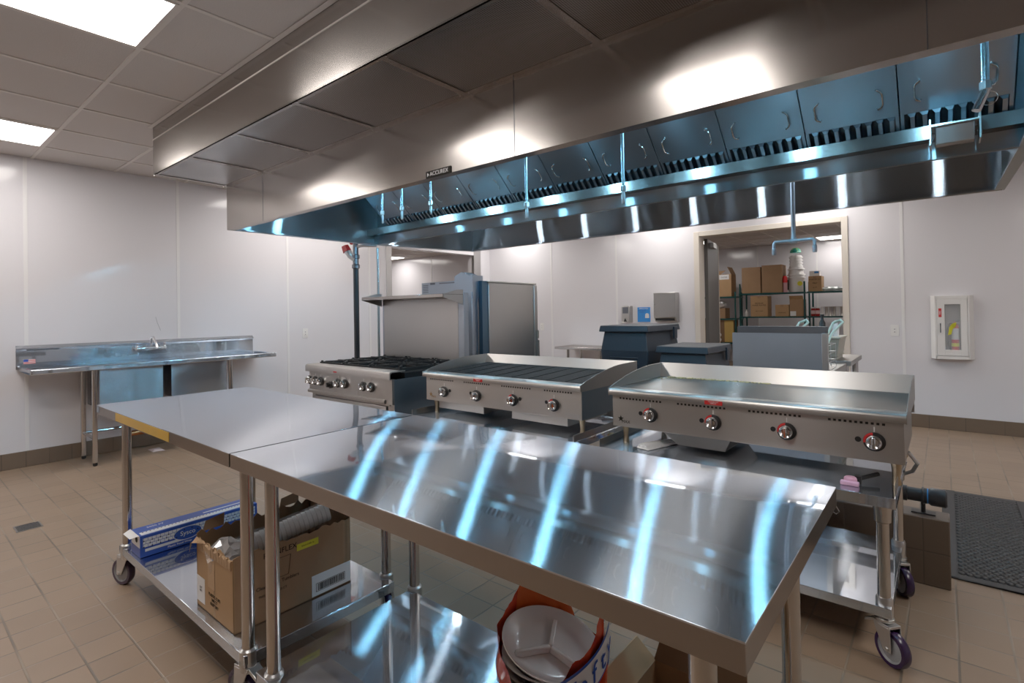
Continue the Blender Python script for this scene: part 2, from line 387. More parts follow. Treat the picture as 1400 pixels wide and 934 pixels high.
# ------------------------------------------------------------------ ceiling lights
def ceiling_light(x, y, label, z=ZC, long=True, glow=None):
    """Recessed panel two feet wide; long ones reach one grid cell further towards -y."""
    hx = GS/2-.012; ya, yb = (y-GS*1.5+.012 if long else y-hx), y+hx; ym = (ya+yb)/2
    r = thing('ceiling_light', (x, ym, z-.012), label, 'ceiling light', 'flat ceiling light panels')
    f = MB(); f.box(x-hx, x+hx, ya, ya+.014, z-.010, z).box(x-hx, x+hx, yb-.014, yb, z-.010, z).box(x-hx, x-hx+.014, ya+.014, yb-.014, z-.010, z).box(x+hx-.014, x+hx, ya+.014, yb-.014, z-.010, z)
    build(f, 'light_frame', TEE, r)
    build(MB().box(x-hx+.014, x+hx-.014, ya+.014, yb-.014, z-.008, z-.003), 'diffuser', glow or L_CEIL, r)
    return r
cl = lambda k, j: (GX+GS*(k+.5), GY+GS*(j+.5))
LIGHTS = [((0,-1), 'bright ceiling light at the top corner of the room, next to the hood'),
 ((-4,-1), 'ceiling light above the sink wall'),
 ((3,-1), 'ceiling light ahead of the hood front, shining on its steel face'),
 ((-4,9), 'ceiling light behind the hood near the wall opening'), ((0,9), 'ceiling light behind the hood above the navy bins'), ((3,9), 'ceiling light behind the hood just before the storage doorway'),
 ((7,2), 'ceiling light near the fire extinguisher side of the room'), ((7,7), 'ceiling light in the corner past the fire extinguisher'),
 ((-4,-5), 'ceiling light farther along the sink wall'), ((-4,4), 'ceiling light above the gas pipe end of the hood'),
 ((-13,12), 'ceiling light seen through the wall opening in the next room'), ((-9,9), 'second ceiling light of the room past the wall opening')]
for (k, j), lab in LIGHTS: ceiling_light(*cl(k, j), lab, glow=L_SOFT if j == 9 and k > -5 else None)
for (k, j), lab in [((2,19), 'square ceiling light inside the storage room'), ((-2,17), 'unseen square fill light added over the storage shelves'), ((1,13), 'unseen square fill light added just inside the storage doorway'), ((4,15), 'unseen square fill light added in the storage room past the steel cans')]: ceiling_light(*cl(k, j), lab, long=False)  # all but the first are unseen panels added to brighten the storage room

# ------------------------------------------------------------------ the hood
HX0, HX1, HY0, HYM, HY1, HZ, HZF, HZT = -4.56, .33, 1.91, 3.39, 4.90, 2.014, 2.378, 2.66
r = thing('exhaust_hood', ((HX0+HX1)/2, (HY0+HY1)/2, HZ), 'huge stainless steel double canopy exhaust hood hanging over the cooking line', 'exhaust hood')
m = MB(); m.box(HX0, HX1, HY0, HY0+.012, HZ, HZT); build(m, 'front_panel', S_HOOD, r)
m = MB(); m.box(HX0, HX1, HY0+.012, HY0+.055, HZ, HZ+.012); build(m, 'front_lip', S_HOOD, r)
ZR = HZ+.045
EP = [(HY0+.012,HZT),(HY0+.012,HZ),(HYM,HZ),(HY1,ZR),(HY1,HZT)]; LP = [(HY0+.055,HZ),(HYM,HZ),(HY1-.05,ZR-.001),(HY1-.05,ZR+.011),(HYM,HZ+.012),(HY0+.055,HZ+.012)]
m = MB(); m.prism(EP, 'x', HX0, HX0+.012).prism(LP, 'x', HX0+.012, HX0+.05); build(m, 'end_panel', S_INNER, r)
m = MB(); m.prism(EP, 'x', HX1-.012, HX1).prism(LP, 'x', HX1-.05, HX1-.012); build(m, 'end_panel', S_INNER, r)
m = MB(); m.box(HX0+.012, HX1-.012, HY1-.012, HY1, ZR, HZT).box(HX0+.012, HX1-.012, HY1-.05, HY1-.012, ZR, ZR+.01); build(m, 'back_panel', S_BACK, r)
m = MB(); m.box(HX0, HX1, HY0+.012, HY1, HZT, HZT+.01); build(m, 'top_panel', S_INNER, r)
# middle: gutter and the lower band that carries it
m = MB(); m.box(HX0+.012, HX1-.012, HYM-.004, HYM+.008, HZ, 2.108); m.box(HX0+.012, HX1-.012, HYM-.012, HYM+.02, HZ, HZ+.006); build(m, 'rear_band', S_INNER, r)
m = MB(); m.prism([(3.30,2.165),(3.30,2.10),(HYM+.02,2.10),(HYM+.02,2.108),(3.308,2.108),(3.308,2.165)], 'x', HX0+.012, HX1-.012); build(m, 'grease_gutter', S_HOOD, r)
m = MB(); m.box(HX0+.012, HX1-.012, 3.43, 3.44, 2.10, HZT); build(m, 'divider_panel', S_INNER, r)
# vertical sheet joints on the outer face
m = MB()
for x in (-3.93, -1.5, -.02): m.box(x-.0015, x+.0015, HY0-.0012, HY0, HZ, HZF)
build(m, 'sheet_joint', S_DARK, r)
# brand plate
m = MB().box(-2.10, -1.915, HY0-.006, HY0, HZ-.002, HZ+.034); build(m, 'name_plate', BLACKP, r)
build(text_mb('ACCUREX', .030, (-2.000, HY0-.0066, HZ+.016), (1,0,0), (0,0,1)), 'plate_lettering', WHITEP, r)
m = MB(); m.prism([(-2.088, HZ+.026), (-2.088, HZ+.006), (-2.076, HZ+.016)], 'y', HY0-.0072, HY0-.006); build(m, 'plate_triangle', WHITEP, r)
# supply plenum in front
PY0 = 1.378
m = MB(); m.box(HX0, HX1, PY0, PY0+.01, HZF, ZC-.001); build(m, 'supply_plenum', S_HOOD, r)
m = MB(); m.box(HX0, HX0+.01, PY0+.01, HY0, HZF, ZC-.001).box(HX1-.01, HX1, PY0+.01, HY0, HZF, ZC-.001).box(HX0+.01, HX1-.01, HY0-.006, HY0, HZT, ZC-.001); build(m, 'plenum_end', S_HOOD, r)
m = MB(); m.box(HX0, HX1, PY0-.004, PY0, ZC-.105, ZC-.098); build(m, 'plenum_seam_trim', TEE, r)
m = MB(); m.box(HX0-.02, HX1+.02, PY0-.03, PY0-.002, ZC-.008, ZC-.0062); build(m, 'ceiling_angle', TEE, r)
cells = [-4.55, -3.90, -3.215, -2.52, -1.80, -1.05, -.33, .32]
m = MB(); m.box(HX0+.01, HX1-.01, PY0, PY0+.028, HZF, HZF+.008).box(HX0+.01, HX1-.01, HY0-.028, HY0-.001, HZF, HZF+.008)
for x in cells: m.box(max(HX0+.01, x-.018), min(HX1-.01, x+.018), PY0+.028, HY0-.028, HZF, HZF+.008)
build(m, 'plenum_frame', S_HOOD, r)
def perfmat():
    mm, nt, b = newmat('perforated_supply_steel'); L = nt.links.new
    b.inputs['Metallic'].default_value = 1; b.inputs['Roughness'].default_value = .3
    uv = nt.nodes.new('ShaderNodeUVMap'); uv.uv_map = 'UVMap'
    mp = nt.nodes.new('ShaderNodeMapping'); mp.inputs['Scale'].default_value = (120,120,1); L(uv.outputs['UV'], mp.inputs['Vector'])
    v = nt.nodes.new('ShaderNodeTexVoronoi'); v.inputs['Randomness'].default_value = 0; v.inputs['Scale'].default_value = 1; L(mp.outputs['Vector'], v.inputs['Vector'])
    rp = nt.nodes.new('ShaderNodeMapRange'); rp.inputs['From Min'].default_value = .22; rp.inputs['From Max'].default_value = .34; L(v.outputs['Distance'], rp.inputs['Value'])
    mx = nt.nodes.new('ShaderNodeMix'); mx.data_type = 'RGBA'; mx.inputs['A'].default_value = (.01,.01,.01,1); mx.inputs['B'].default_value = (.36,.34,.33,1); L(rp.outputs[0], mx.inputs['Factor']); L(mx.outputs['Result'], b.inputs['Base Color'])
    return mm
PERF = perfmat()
for a, b2 in zip(cells[:-1], cells[1:]):
    build(MB().box(a+.018, b2-.018, PY0+.028, HY0-.028, HZF+.004, HZF+.010), 'perforated_panel', PERF, r)
# rivets
m = MB()
for x in cells:
    for y in (PY0+.014, HY0-.014): 
        for dx in (-.03, .03): m.lathe([(.004,-.003),(.004,0),(.0,.001)], (x+dx, y, HZF), 'z', 8)
build(m, 'screw', CHROME, r)
# lamps inside the hood (each is a fitting of its own)
LAMPX = [-4.09, -3.41, -2.73, -2.05, -1.37, -.69, -.01]
for yy, zz, wh in ((2.60, 2.27, 'in the hood bay above the range'), (4.06, 2.33, 'in the hood bay above the fryer')):
    for i, x in enumerate(LAMPX):
        t = thing('hood_lamp', (x, yy, zz), 'cool white lamp %s, %s from the gas pipe end' % (wh, ('first','second','third','fourth','fifth','sixth','last')[i]), 'lamp', 'lamps under the hood')
        build(MB().lathe([(.03,HZT-zz),(.03,.14),(.055,.12),(.06,.085)], (x, yy, zz), 'z', 16), 'lamp_holder', ZINC, t)
        build(MB().lathe([(.032,.085),(.036,.06),(.034,.03),(.02,.006),(.004,0)], (x, yy, zz), 'z', 16), 'globe', L_HOOD if yy < 3 else L_HOODW, t)
# grease filters, twelve in the front bay
FW = .4095
fy0, fz0, fy1, fz1 = 3.365, 2.145, 2.90, 2.57
dy, dz = fy1-fy0, fz1-fz0; Ln = math.hypot(dy, dz); uy, uz = dy/Ln, dz/Ln; ny, nz = -uz, uy   # normal towards the cooks
if ny > 0: ny, nz = -ny, -nz
def fp(s, off): return (fy0+uy*s+ny*off, fz0+uz*s+nz*off)
def grease_filter(x0):
    t = thing('grease_filter', (x0+FW/2, fy0, fz0), 'x', 'grease filter', 'grease filters in the hood')
    mm = MB(); a, b2 = x0+.003, x0+FW-.003
    for (s0, s1) in ((.135, Ln), (0, .02)):
        mm.prism([fp(s0,0), fp(s1,0), fp(s1,.008), fp(s0,.008)], 'x', a, b2)
    mm.prism([fp(.02,0), fp(.135,0), fp(.135,.008), fp(.02,.008)], 'x', a, a+.014)
    mm.prism([fp(.02,0), fp(.135,0), fp(.135,.008), fp(.02,.008)], 'x', b2-.014, b2)
    build(mm, 'filter_plate', S_FILT, t)
    mm = MB(); mm.prism([fp(.02,-.02), fp(.135,-.02), fp(.135,-.018), fp(.02,-.018)], 'x', a, b2); build(mm, 'slot_backing', BLACK, t)
    mm = MB(); k = 8; st = (b2-a-.028)/k
    for i in range(k):
        xa = a+.014+i*st+.012; xb = a+.014+(i+1)*st
        P = [fp(.022,.004), fp(.133,.004)]
        q0, q1 = fp(.032,.022), fp(.123,.022)
        mm.face([(xa,*P[0]), (xb,*P[0]), (xb-.006,*q0), (xa+.012,*q0)])
        mm.face([(xa+.012,*q0), (xb-.006,*q0), (xb-.006,*q1), (xa+.012,*q1)])
        mm.face([(xa+.012,*q1), (xb-.006,*q1), (xb,*P[1]), (xa,*P[1])])
        mm.face([(xb-.006,*q0), (xb,*P[0]), (xb,*P[1]), (xb-.006,*q1)])
    build(mm, 'slot_louvers', S_FILT, t)
    for xh, dr in ((x0+.085, -1), (x0+FW-.085, 1)):
        mm = MB(); s0, s1 = .20, .30
        pth = [(xh,*fp(s0,.006)), (xh+dr*.004,*fp(s0-.002,.016)), (xh+dr*.018,*fp(s0+.008,.020)), (xh+dr*.024,*fp(s0+.022,.021)), (xh+dr*.024,*fp(s1-.022,.021)), (xh+dr*.018,*fp(s1-.008,.020)), (xh+dr*.004,*fp(s1+.002,.016)), (xh,*fp(s1,.006))]
        mm.tube(pth, .0042, 8); build(mm, 'handle', S_TUBE, t)
    return t
f0 = grease_filter(.262-FW)
words = ['first', 'second', 'third', 'fourth', 'fifth', 'sixth', 'seventh', 'eighth', 'ninth', 'tenth', 'eleventh']
f0['label'] = 'slotted steel grease filter with two handles, first from the detector cup end of the hood'
for i in range(1, 11): dup(f0, (-FW*i, 0, 0), 'slotted steel grease filter with two handles, %s counted from the detector cup end' % words[i])
# filter end cover at the right and left end
tag(build(MB().prism([fp(0,0), fp(Ln,0), fp(Ln,.008), fp(0,.008)], 'x', .265, HX1-.013), 'filter_filler_panel', S_INNER), 'narrow steel filler panel beside the last grease filter at the open end of the hood', 'filler panel')
# grease cup
gx0, gx1 = -.035, .145
t = thing('grease_cup', (.055, 3.27, 2.06), 'steel grease cup hanging under the gutter by the hood end', 'grease cup')
mm = MB(); mm.prism([(3.20,2.125),(3.30,2.125),(3.30,2.05),(3.235,2.05)], 'x', gx0+.02, gx1-.02); build(mm, 'cup', S_APP, t, bevel=.004)
build(MB().box(gx0, gx1, 3.185, 3.30, 2.125, 2.133), 'cup_rim', S_APP, t, bevel=.002)
build(MB().box(gx0, gx0+.006, 3.18, 3.30, 2.04, 2.16).box(gx1-.006, gx1, 3.18, 3.30, 2.04, 2.16), 'bracket', S_APP, t)
# suppression nozzle drops
drops = [(-3.25, 1.985, 0, 'thin steel nozzle pipe in the hood nearest the gas pipe end'), (-3.02, 1.985, 0, 'thin steel nozzle pipe, second from the gas pipe end of the hood'), (-2.71, 1.98, 0, 'thin steel nozzle pipe over the end burner of the range'),
         (-1.88, 1.85, 0, 'long steel nozzle pipe hanging above the charbroiler'), (-1.255, 1.845, 0, 'long steel nozzle pipe hanging between charbroiler and griddle'), (.118, 1.925, 1, 'thick bright nozzle pipe with angled tip at the open end of the hood')]
for x, zb, big, lab in drops:
    y = 2.5 if not big else 2.32; rr = .0085 if not big else .0105
    t = thing('nozzle_pipe', (x, y, zb), lab, 'nozzle pipe', 'fire suppression nozzle pipes in the hood')
    build(MB().cyl((x,y,zb+.075), (x,y,HZT), rr, 14), 'pipe', BLUETUBE, t)
    build(MB().lathe([(.012,.062),(.0155,.066),(.0155,.09),(.011,.094)], (x,y,zb), 'z', 8), 'fitting', ZINC, t)
    if big:
        build(MB().cyl((x,y,zb+.064), (x-.024,y-.01,zb), .0125, 14), 'nozzle', CHROME, t)
        build(MB().torus((x+.006,y-.004,zb+.035), .022, .0012, 'y', 20, 5), 'retaining_ring', CHROME, t)
    else: build(MB().lathe([(.0085,0),(.0095,.01),(.0095,.05),(.006,.064)], (x,y,zb), 'z', 12), 'nozzle', ZINC, t)
# pendant T pipe in rear bay
t = thing('pendant_pipe', (-.75, 3.95, 1.66), 'grey T shaped pipe hanging under the hood before the storage doorway', 'pipe')
m = MB(); m.cyl((-.755,3.95,1.735), (-.755,3.95,HZT), .0135, 14); build(m, 'drop_pipe', GALV, t)
m = MB(); m.tube([(-.875,3.95,1.69),(-.875,3.95,1.725),(-.865,3.95,1.738),(-.645,3.95,1.738),(-.634,3.95,1.725),(-.634,3.95,1.69)], .0105, 12); m.lathe([(.018,-.02),(.018,.02)], (-.755,3.95,1.738), 'x', 12); m.lathe([(.016,-.0),(.016,.03)], (-.755,3.95,1.74), 'z', 12); build(m, 'cross_arm', GALV, t)
for x in (-.875, -.634):
    build(MB().lathe([(.012,0),(.014,.01),(.014,.045),(.010,.05)], (x,3.95,1.65), 'z', 12), 'nozzle', GALV, t)

# ------------------------------------------------------------------ gas riser and valve at the hood end
t = thing('gas_pipe', (-4.61, 3.2, 0), 'thick black vertical gas pipe beside the range, rising to the hood', 'gas pipe')
build(MB().cyl((-4.61,3.2,0), (-4.61,3.2,1.80), .028, 20), 'pipe', BLACKPIPE, t)
build(MB().lathe([(.028,1.76),(.04,1.77),(.04,1.80),(.03,1.81),(.03,1.86),(.04,1.87),(.04,1.90),(.028,1.91),(.028,2.7)], (-4.61,3.2,0), 'z', 16), 'union', S_DARK, t)
build(MB().tube([(-4.61,3.2,1.86),(-4.66,3.17,1.90),(-4.69,3.15,1.96)], .036, 14), 'valve_body', ZINC, t)
build(MB().cyl((-4.685,3.15,1.94), (-4.705,3.135,2.00), .05, 6, .04), 'valve_cap', RED, t, bevel=.004)
build(MB().cyl((-4.66,3.18,2.03), (-4.60,3.18,2.05), .022, 10), 'valve_handle', RED, t)
build(MB().tube([(-4.58,3.2,1.985),(-4.50,3.21,1.99),(-4.44,3.25,1.985),(-4.375,3.29,1.985)], .014, 12), 'cross_pipe', ZINC, t)
t = build(MB().tube([(-4.365,3.29,0),(-4.365,3.29,1.96)], .013, 14), 'conduit_pipe', BLUETUBE); tag(t, 'thin bluish vertical conduit beside the thick black gas pipe', 'pipe')
# curb
m = MB(); m.box(-4.5, .005, 3.13, 3.262, 0, .313); tag(build(m, 'tiled_curb', CURB, bevel=.005), 'low brown tiled curb running behind the griddle stand', 'curb')
t = thing('gas_header_pipe', (-.2, 3.195, .313), 'black horizontal gas pipe with blue marked joints on the tiled curb', 'gas pipe')
build(MB().cyl((-1.4,3.195,.395), (-.19,3.195,.395), .030, 20), 'pipe', BLACKPIPE, t)
build(MB().lathe([(.03,0),(.036,.0),(.036,.05),(.031,.052),(.031,.105),(.036,.107),(.036,.125),(.029,.127)], (-.20,3.195,.395), 'x', 20), 'coupling', BLACKPIPE, t)
build(MB().lathe([(.0345,0),(.0345,.012)], (-.082,3.195,.395), 'x', 20), 'sealing_band', SKYB, t)
build(MB().lathe([(.034,0),(.041,.01),(.041,.062),(.034,.068)], (-.070,3.195,.395), 'x', 20), 'end_cap', BLACKPIPE, t)
build(MB().lathe([(.009,.0),(.009,.05)], (-.09,3.195,.316), 'z', 10).box(-.135,-.045,3.17,3.22,.313,.319).torus((-.09,3.195,.395), .037, .004, 'x', 18, 6), 'pipe_support', BLACKPIPE, t)
build(MB().tube([(-.2,3.18,.42),(-.17,3.1,.50),(-.12,3.0,.55),(-.1,2.95,.60),(-.13,2.93,.65)], .008, 8), 'hose', ZINC, t)

# ------------------------------------------------------------------ casters, knobs
def caster(parent, x, y, ztop, ang=0, rad=.0635, tread=None, brake=True):
    """ztop: underside of the leg socket. Wheel touches the floor."""
    tread = tread or PURPLE
    c = (x, y, 0); off = .03
    cx = x+math.cos(ang)*off; cy = y+math.sin(ang)*off
    zt = rad*2+.012
    a = MB(); a.lathe([(.022,ztop),(.024,ztop-.004),(.03,zt+.022),(.03,zt+.012),(.02,zt+.006)], (x,y,0), 'z', 16)
    # yoke, built pointing along +x then turned
    y2 = MB()
    y2.box(x-.028, x+off+.012, y-.024, y+.024, zt-.002, zt+.008)
    for s in (-1, 1):
        ya, yb = (y+s*.021, y+s*.025)
        y2.prism([(x-.026, zt), (x+off+.012, zt), (x+off+.016, rad-.008), (x+off-.016, rad-.008)], 'y', ya, yb)
    y2.lathe([(.008,-.03),(.008,.03)], (x+off, y, rad), 'y', 10)
    y2.rotz(ang, (x,y,0))
    me = bpy.data.meshes.new('tmp'); y2.bm.to_mesh(me); y2.bm.free(); a.bm.from_mesh(me); bpy.data.meshes.remove(me)
    o = build(a, 'caster', ZINC, parent, bevel=.0012)
    wv = MB(); wv.lathe([(rad-.016,-.015),(rad-.003,-.015),(rad,-.009),(rad,.009),(rad-.003,.015),(rad-.016,.015)], (x+off,y,rad), 'y', 32, cap=False); wv.rotz(ang, (x,y,0)); build(wv, 'tread', tread, o)
    wv = MB(); wv.lathe([(.0001,-.012),(.016,-.014),(rad-.022,-.009),(rad-.015,-.015),(rad-.015,.015),(rad-.022,.009),(.016,.014),(.0001,.012)], (x+off,y,rad), 'y', 32, cap=False); wv.rotz(ang, (x,y,0)); build(wv, 'hub', GREYHUB, o)
    if brake:
        bk = MB(); bk.prism([(x-.022, zt+.010), (x-.066, zt-.012), (x-.070, zt-.026), (x-.030, zt-.006)], 'y', y-.02, y+.02); bk.rotz(ang, (x,y,0)); build(bk, 'brake_lever', ZINC, o, bevel=.002)
    return o
def knob(parent, x, y, z, red=False):
    o = build(MB().lathe([(.0355,0),(.036,.002),(.036,.008),(.031,.010),(.0001,.0105)], (x,y,z), '-y', 28), 'knob', BLACK, parent)
    build(MB().lathe([(.0245,.010),(.026,.012),(.0255,.030),(.023,.034),(.018,.030),(.014,.026),(.0001,.026)], (x,y,z), '-y', 24), 'chrome_dial', CHROME, o)
    m2 = MB(); m2.box(x-.006, x+.006, y-.046, y-.022, z-.022, z+.022); build(m2, 'grip', CHROME, o, bevel=.003)
    if red:
        m3 = MB(); pts = [(x+math.cos(t2)*rr, z+math.sin(t2)*rr) for rr, tt in ((.035, [1.7+k*.2 for k in range(9)]),) for t2 in tt]
        pin = [(x+math.cos(1.7+k*.2)*.0275, z+math.sin(1.7+k*.2)*.0275) for k in range(9)][::-1]
        m3.prism(pts+pin, 'y', y-.0115, y-.009); build(m3, 'red_scale', RED, o)
    build(MB().box(x-.0015, x+.0015, y-.0012, y, z+.036, z+.056), 'pointer_mark', WHITEP, o)
    return o

# ------------------------------------------------------------------ equipment stands
def stand(x0, x1, y0, y1, zt, label, wheels):
    t = thing('equipment_stand', ((x0+x1)/2, (y0+y1)/2, 0), label, 'equipment stand', 'steel equipment stands under the cooking appliances')
    m = MB(); m.box(x0, x1, y0, y1, zt-.004, zt); m.box(x0, x1, y0, y0+.004, zt-.04, zt-.004).box(x0, x1, y1-.004, y1, zt-.04, zt-.004).box(x0, x0+.004, y0+.004, y1-.004, zt-.04, zt-.004).box(x1-.004, x1, y0+.004, y1-.004, zt-.04, zt-.004)
    build(m, 'stand_top', S_TOP, t, bevel=.0025)
    m = MB(); m.box(x0, x0+.003, y0+.03, y1, zt, zt+.035).box(x1-.003, x1, y0+.03, y1, zt, zt+.035).box(x0+.003, x1-.003, y1-.003, y1, zt, zt+.035); build(m, 'upturned_edge', S_APP, t)
    m = MB(); zs = .21; m.box(x0+.02, x1-.02, y0+.02, y1-.02, zs-.004, zs).box(x0+.02, x1-.02, y0+.02, y0+.023, zs-.035, zs-.004).box(x0+.02, x1-.02, y1-.023, y1-.02, zs-.035, zs-.004).box(x1-.023, x1-.02, y0+.023, y1-.023, zs-.035, zs-.004).box(x0+.02, x0+.023, y0+.023, y1-.023, zs-.035, zs-.004)
    build(m, 'undershelf', S_TOP, t, bevel=.002)
    for i, (lx, ly, ang) in enumerate(wheels):
        l = build(MB().lathe([(.0205,.15),(.0205,zt-.11),(.0275,zt-.105),(.029,zt-.05),(.029,zt-.005)], (lx,ly,0), 'z', 20), 'leg', S_TUBE, t)
        build(MB().lathe([(.026,.165),(.027,.17),(.027,.225),(.024,.235)], (lx,ly,0), 'z', 20), 'leg_socket', ZINC, l)
        caster(t, lx, ly, .165, ang)
    return t
stand(-1.335, -.142, 2.315, 3.06, .615, 'stainless equipment stand on purple casters, carrying the flat griddle', [(-.185,2.375,math.radians(-40)), (-.175,2.985,math.radians(-60)), (-1.29,2.375,2.4), (-1.29,2.985,2.0)])
s2 = stand(-2.745, -1.475, 2.30, 3.06, .615, 'stainless equipment stand carrying the charbroiler, white sticker at its end', [(-1.52,2.36,.5), (-1.52,2.99,1.0), (-2.70,2.36,2.4), (-2.70,2.99,2.0)])
build(MB().box(-1.52,-1.478,2.2985,2.2998,.622-.03,.650-.03), 'sticker', WHITEP, s2)
build(text_mb('M17-47', .012, (-1.499,2.298,.606), (1,0,0), (0,0,1), .0003), 'sticker_lettering', BLACKP, s2)
t = build(MB().tube([(-.335,2.305,.585),(-.335,2.28,.57),(-.33,2.272,.545),(-.315,2.272,.535),(-.305,2.275,.545),(-.315,2.28,.56),(-.33,2.285,.565)], .002, 6), 'wire_hook', CHROME); tag(t, 'small bent wire hook hanging from the front edge of the griddle stand', 'hook')
# hoses and boxes in the gap between the stands
t = thing('gas_hose', (-1.40, 2.9, 0), 'blue coated flexible gas hose between the two stands', 'hose')
build(MB().tube([(-1.41,2.95,.0),(-1.40,2.92,.25),(-1.415,2.85,.45),(-1.39,2.72,.585),(-1.41,2.62,.60)], .014, 10), 'hose_body', plain('blue_hose', (.02,.15,.6), .4), t)
build(MB().lathe([(.018,-.02),(.022,0),(.018,.03)], (-1.41,2.62,.60), 'x', 10), 'brass_fitting', COPPER, t)

# ------------------------------------------------------------------ griddle and charbroiler
def side_splash(xa, xb, yf, yb, zf, zt, zlow):
    P = [(yf, zlow), (yf-.002, zf)]
    for k in range(1, 9):
        u = k/8; P.append((yf+(yb-.16-yf)*u, zf+(zt-zf)*math.sin(u*PI/2)**.9))
    P += [(yb, zt), (yb, zlow)]
    return MB().prism(P, 'x', xa, xb)
def counter_grill(x0, x1, label, name, kind):
    yf, yb = 2.42, 3.10
    t = thing(name, ((x0+x1)/2, (yf+yb)/2, .615), label, kind)
    zb, zl0, zl1, zt = .705, .862, .897, .972
    # body sides, bottom, back
    m = MB(); m.box(x0+.012, x0+.016, 2.452, yb-.06, zb, .86).box(x1-.016, x1-.012, 2.452, yb-.06, zb, .86).box(x0+.016, x1-.016, 2.452, yb-.06, zb, zb+.004).box(x0+.016, x1-.016, yb-.064, yb-.06, zb, .86)
    build(m, 'body', S_SIDE if kind == 'charbroiler' else S_APP, t)
    m = MB(); m.box(x0+.010, x1-.010, 2.446, 2.452, zb, .862); build(m, 'control_panel', S_APP, t, bevel=.0015)
    # vent slots row
    k = int((x1-x0-.1)/.0175); rows = {}
    for i in range(k):
        x = x0+.05+i*.0175; q = (x-x0)/(x1-x0)
        if any(abs(q-c) < .035 for c in (.25, .5, .75)): continue
        rows.setdefault(int(q*4), MB()).box(x, x+.0095, 2.4453, 2.4462, .844, .853)
    for m in rows.values(): build(m, 'vent_slot_row', BLACK, t)
    # rolled front lip
    m = MB(); m.prism([(yf+.012, zl0), (yf+.002, zl0+.003), (yf, zl0+.01), (yf, zl1-.014), (yf+.004, zl1-.005), (yf+.012, zl1), (2.50, zl1-.002), (2.50, zl1-.006), (yf+.013, zl1-.005), (yf+.005, zl1-.014), (yf+.005, zl0+.006), (2.45, zl0+.006), (2.45, zl0)], 'x', x0+.003, x1-.003)
    build(m, 'front_lip', S_APP, t)
    build(side_splash(x0, x0+.003, yf, yb, zl1, zt, zl0-.001), 'side_splash', S_APP, t)
    build(side_splash(x1-.003, x1, yf, yb, zl1, zt, zl0-.001), 'side_splash', S_APP, t)
    m = MB(); m.prism([(yb-.045, .875), (yb-.012, zt), (yb, zt), (yb, .80), (yb-.003, .80), (yb-.003, zt-.004), (yb-.014, zt-.004), (yb-.048, .875)], 'x', x0+.003, x1-.003); build(m, 'back_splash', S_APP, t)
    for lx in (x0+.055, x1-.04):
        for ly in (2.50, 2.98):
            build(MB().lathe([(.014,.615),(.016,.62),(.012,.645),(.017,.69),(.019,zb)], (lx,ly,0), 'z', 14), 'foot', plain('brass_tinted_steel', (.45,.36,.24), .3, 1) if 'bf' not in globals() else bf, t)
    for i in range(4):
        kx = x0+.215+i*.2985 if kind == 'griddle' else x0+.185+i*.2925
        knob(t, kx, 2.446, .781 if kind == 'griddle' else .772, red=(kind == 'griddle' or i > 1))
        s = -1 if (kind == 'griddle' or i % 2) else 1
        build(MB().lathe([(.0001,0),(.0105,.0005),(.0105,.002),(.0001,.0022)], (kx+s*.052, 2.446, .783), '-y', 16), 'sight_hole', BLACK, t)
    # red warning label
    rx = x0+.485 if kind == 'griddle' else x0+.475
    build(MB().box(rx, rx+.075, 2.4185, 2.4198, .864, .882) if kind != 'griddle' else MB().box(rx, rx+.078, 2.4185, 2.4198, .864, .882), 'warning_label', RED, t)
    build(text_mb('CAUTION HOT\nSURFACE', .0065, (rx+.038, 2.418, .8735), (1,0,0), (0,0,1), .0002), 'warning_lettering', WHITEP, t)
    # star badge
    sx = x0+.055; sz = .745; P = []
    for k in range(10):
        rr = .017 if k % 2 == 0 else .007; P.append((sx+math.sin(k*PI/5)*rr, sz+math.cos(k*PI/5)*rr))
    LOGO = BLACKP if kind == 'griddle' else plain('bronze_print', (.30,.17,.06), .4)
    build(MB().prism(P, 'y', 2.4445, 2.446), 'star_badge', LOGO, t)
    build(text_mb('MAX', .021, (sx+.028, 2.445, sz-.014), (1,0,0), (0,0,1), .0004), 'badge_lettering', LOGO, t)
    return t
bf = plain('brass_tinted_steel', (.50,.40,.27), .28, 1)
g = counter_grill(-1.320, -.108, 'wide stainless countertop griddle with flat plate, four red marked knobs', 'countertop_griddle', 'griddle')
PLATE = steel('griddle_plate_steel', (.46,.455,.44), .2, .2, .012, .4, .001, 3, .02, .1)
build(MB().box(-1.315,-.113,2.50,3.05,.872,.893), 'griddle_plate', PLATE, g, bevel=.002)
random.seed(3); m = MB()
for i in range(34):
    x = -1.26+i*.0165+random.uniform(-.004,.004); wd = random.uniform(.006,.016)
    m.box(x, x+wd, 3.034-random.uniform(0,.004), 3.052, .892, .8955+random.uniform(0,.002))
for i in range(10):
    x = -1.29+i*.016; m.box(x, x+.012, 2.96+i*.007, 2.966+i*.007, .892, .8945)
build(m, 'dried_grease', plain('dried_grease', (.62,.52,.25), .5), g)
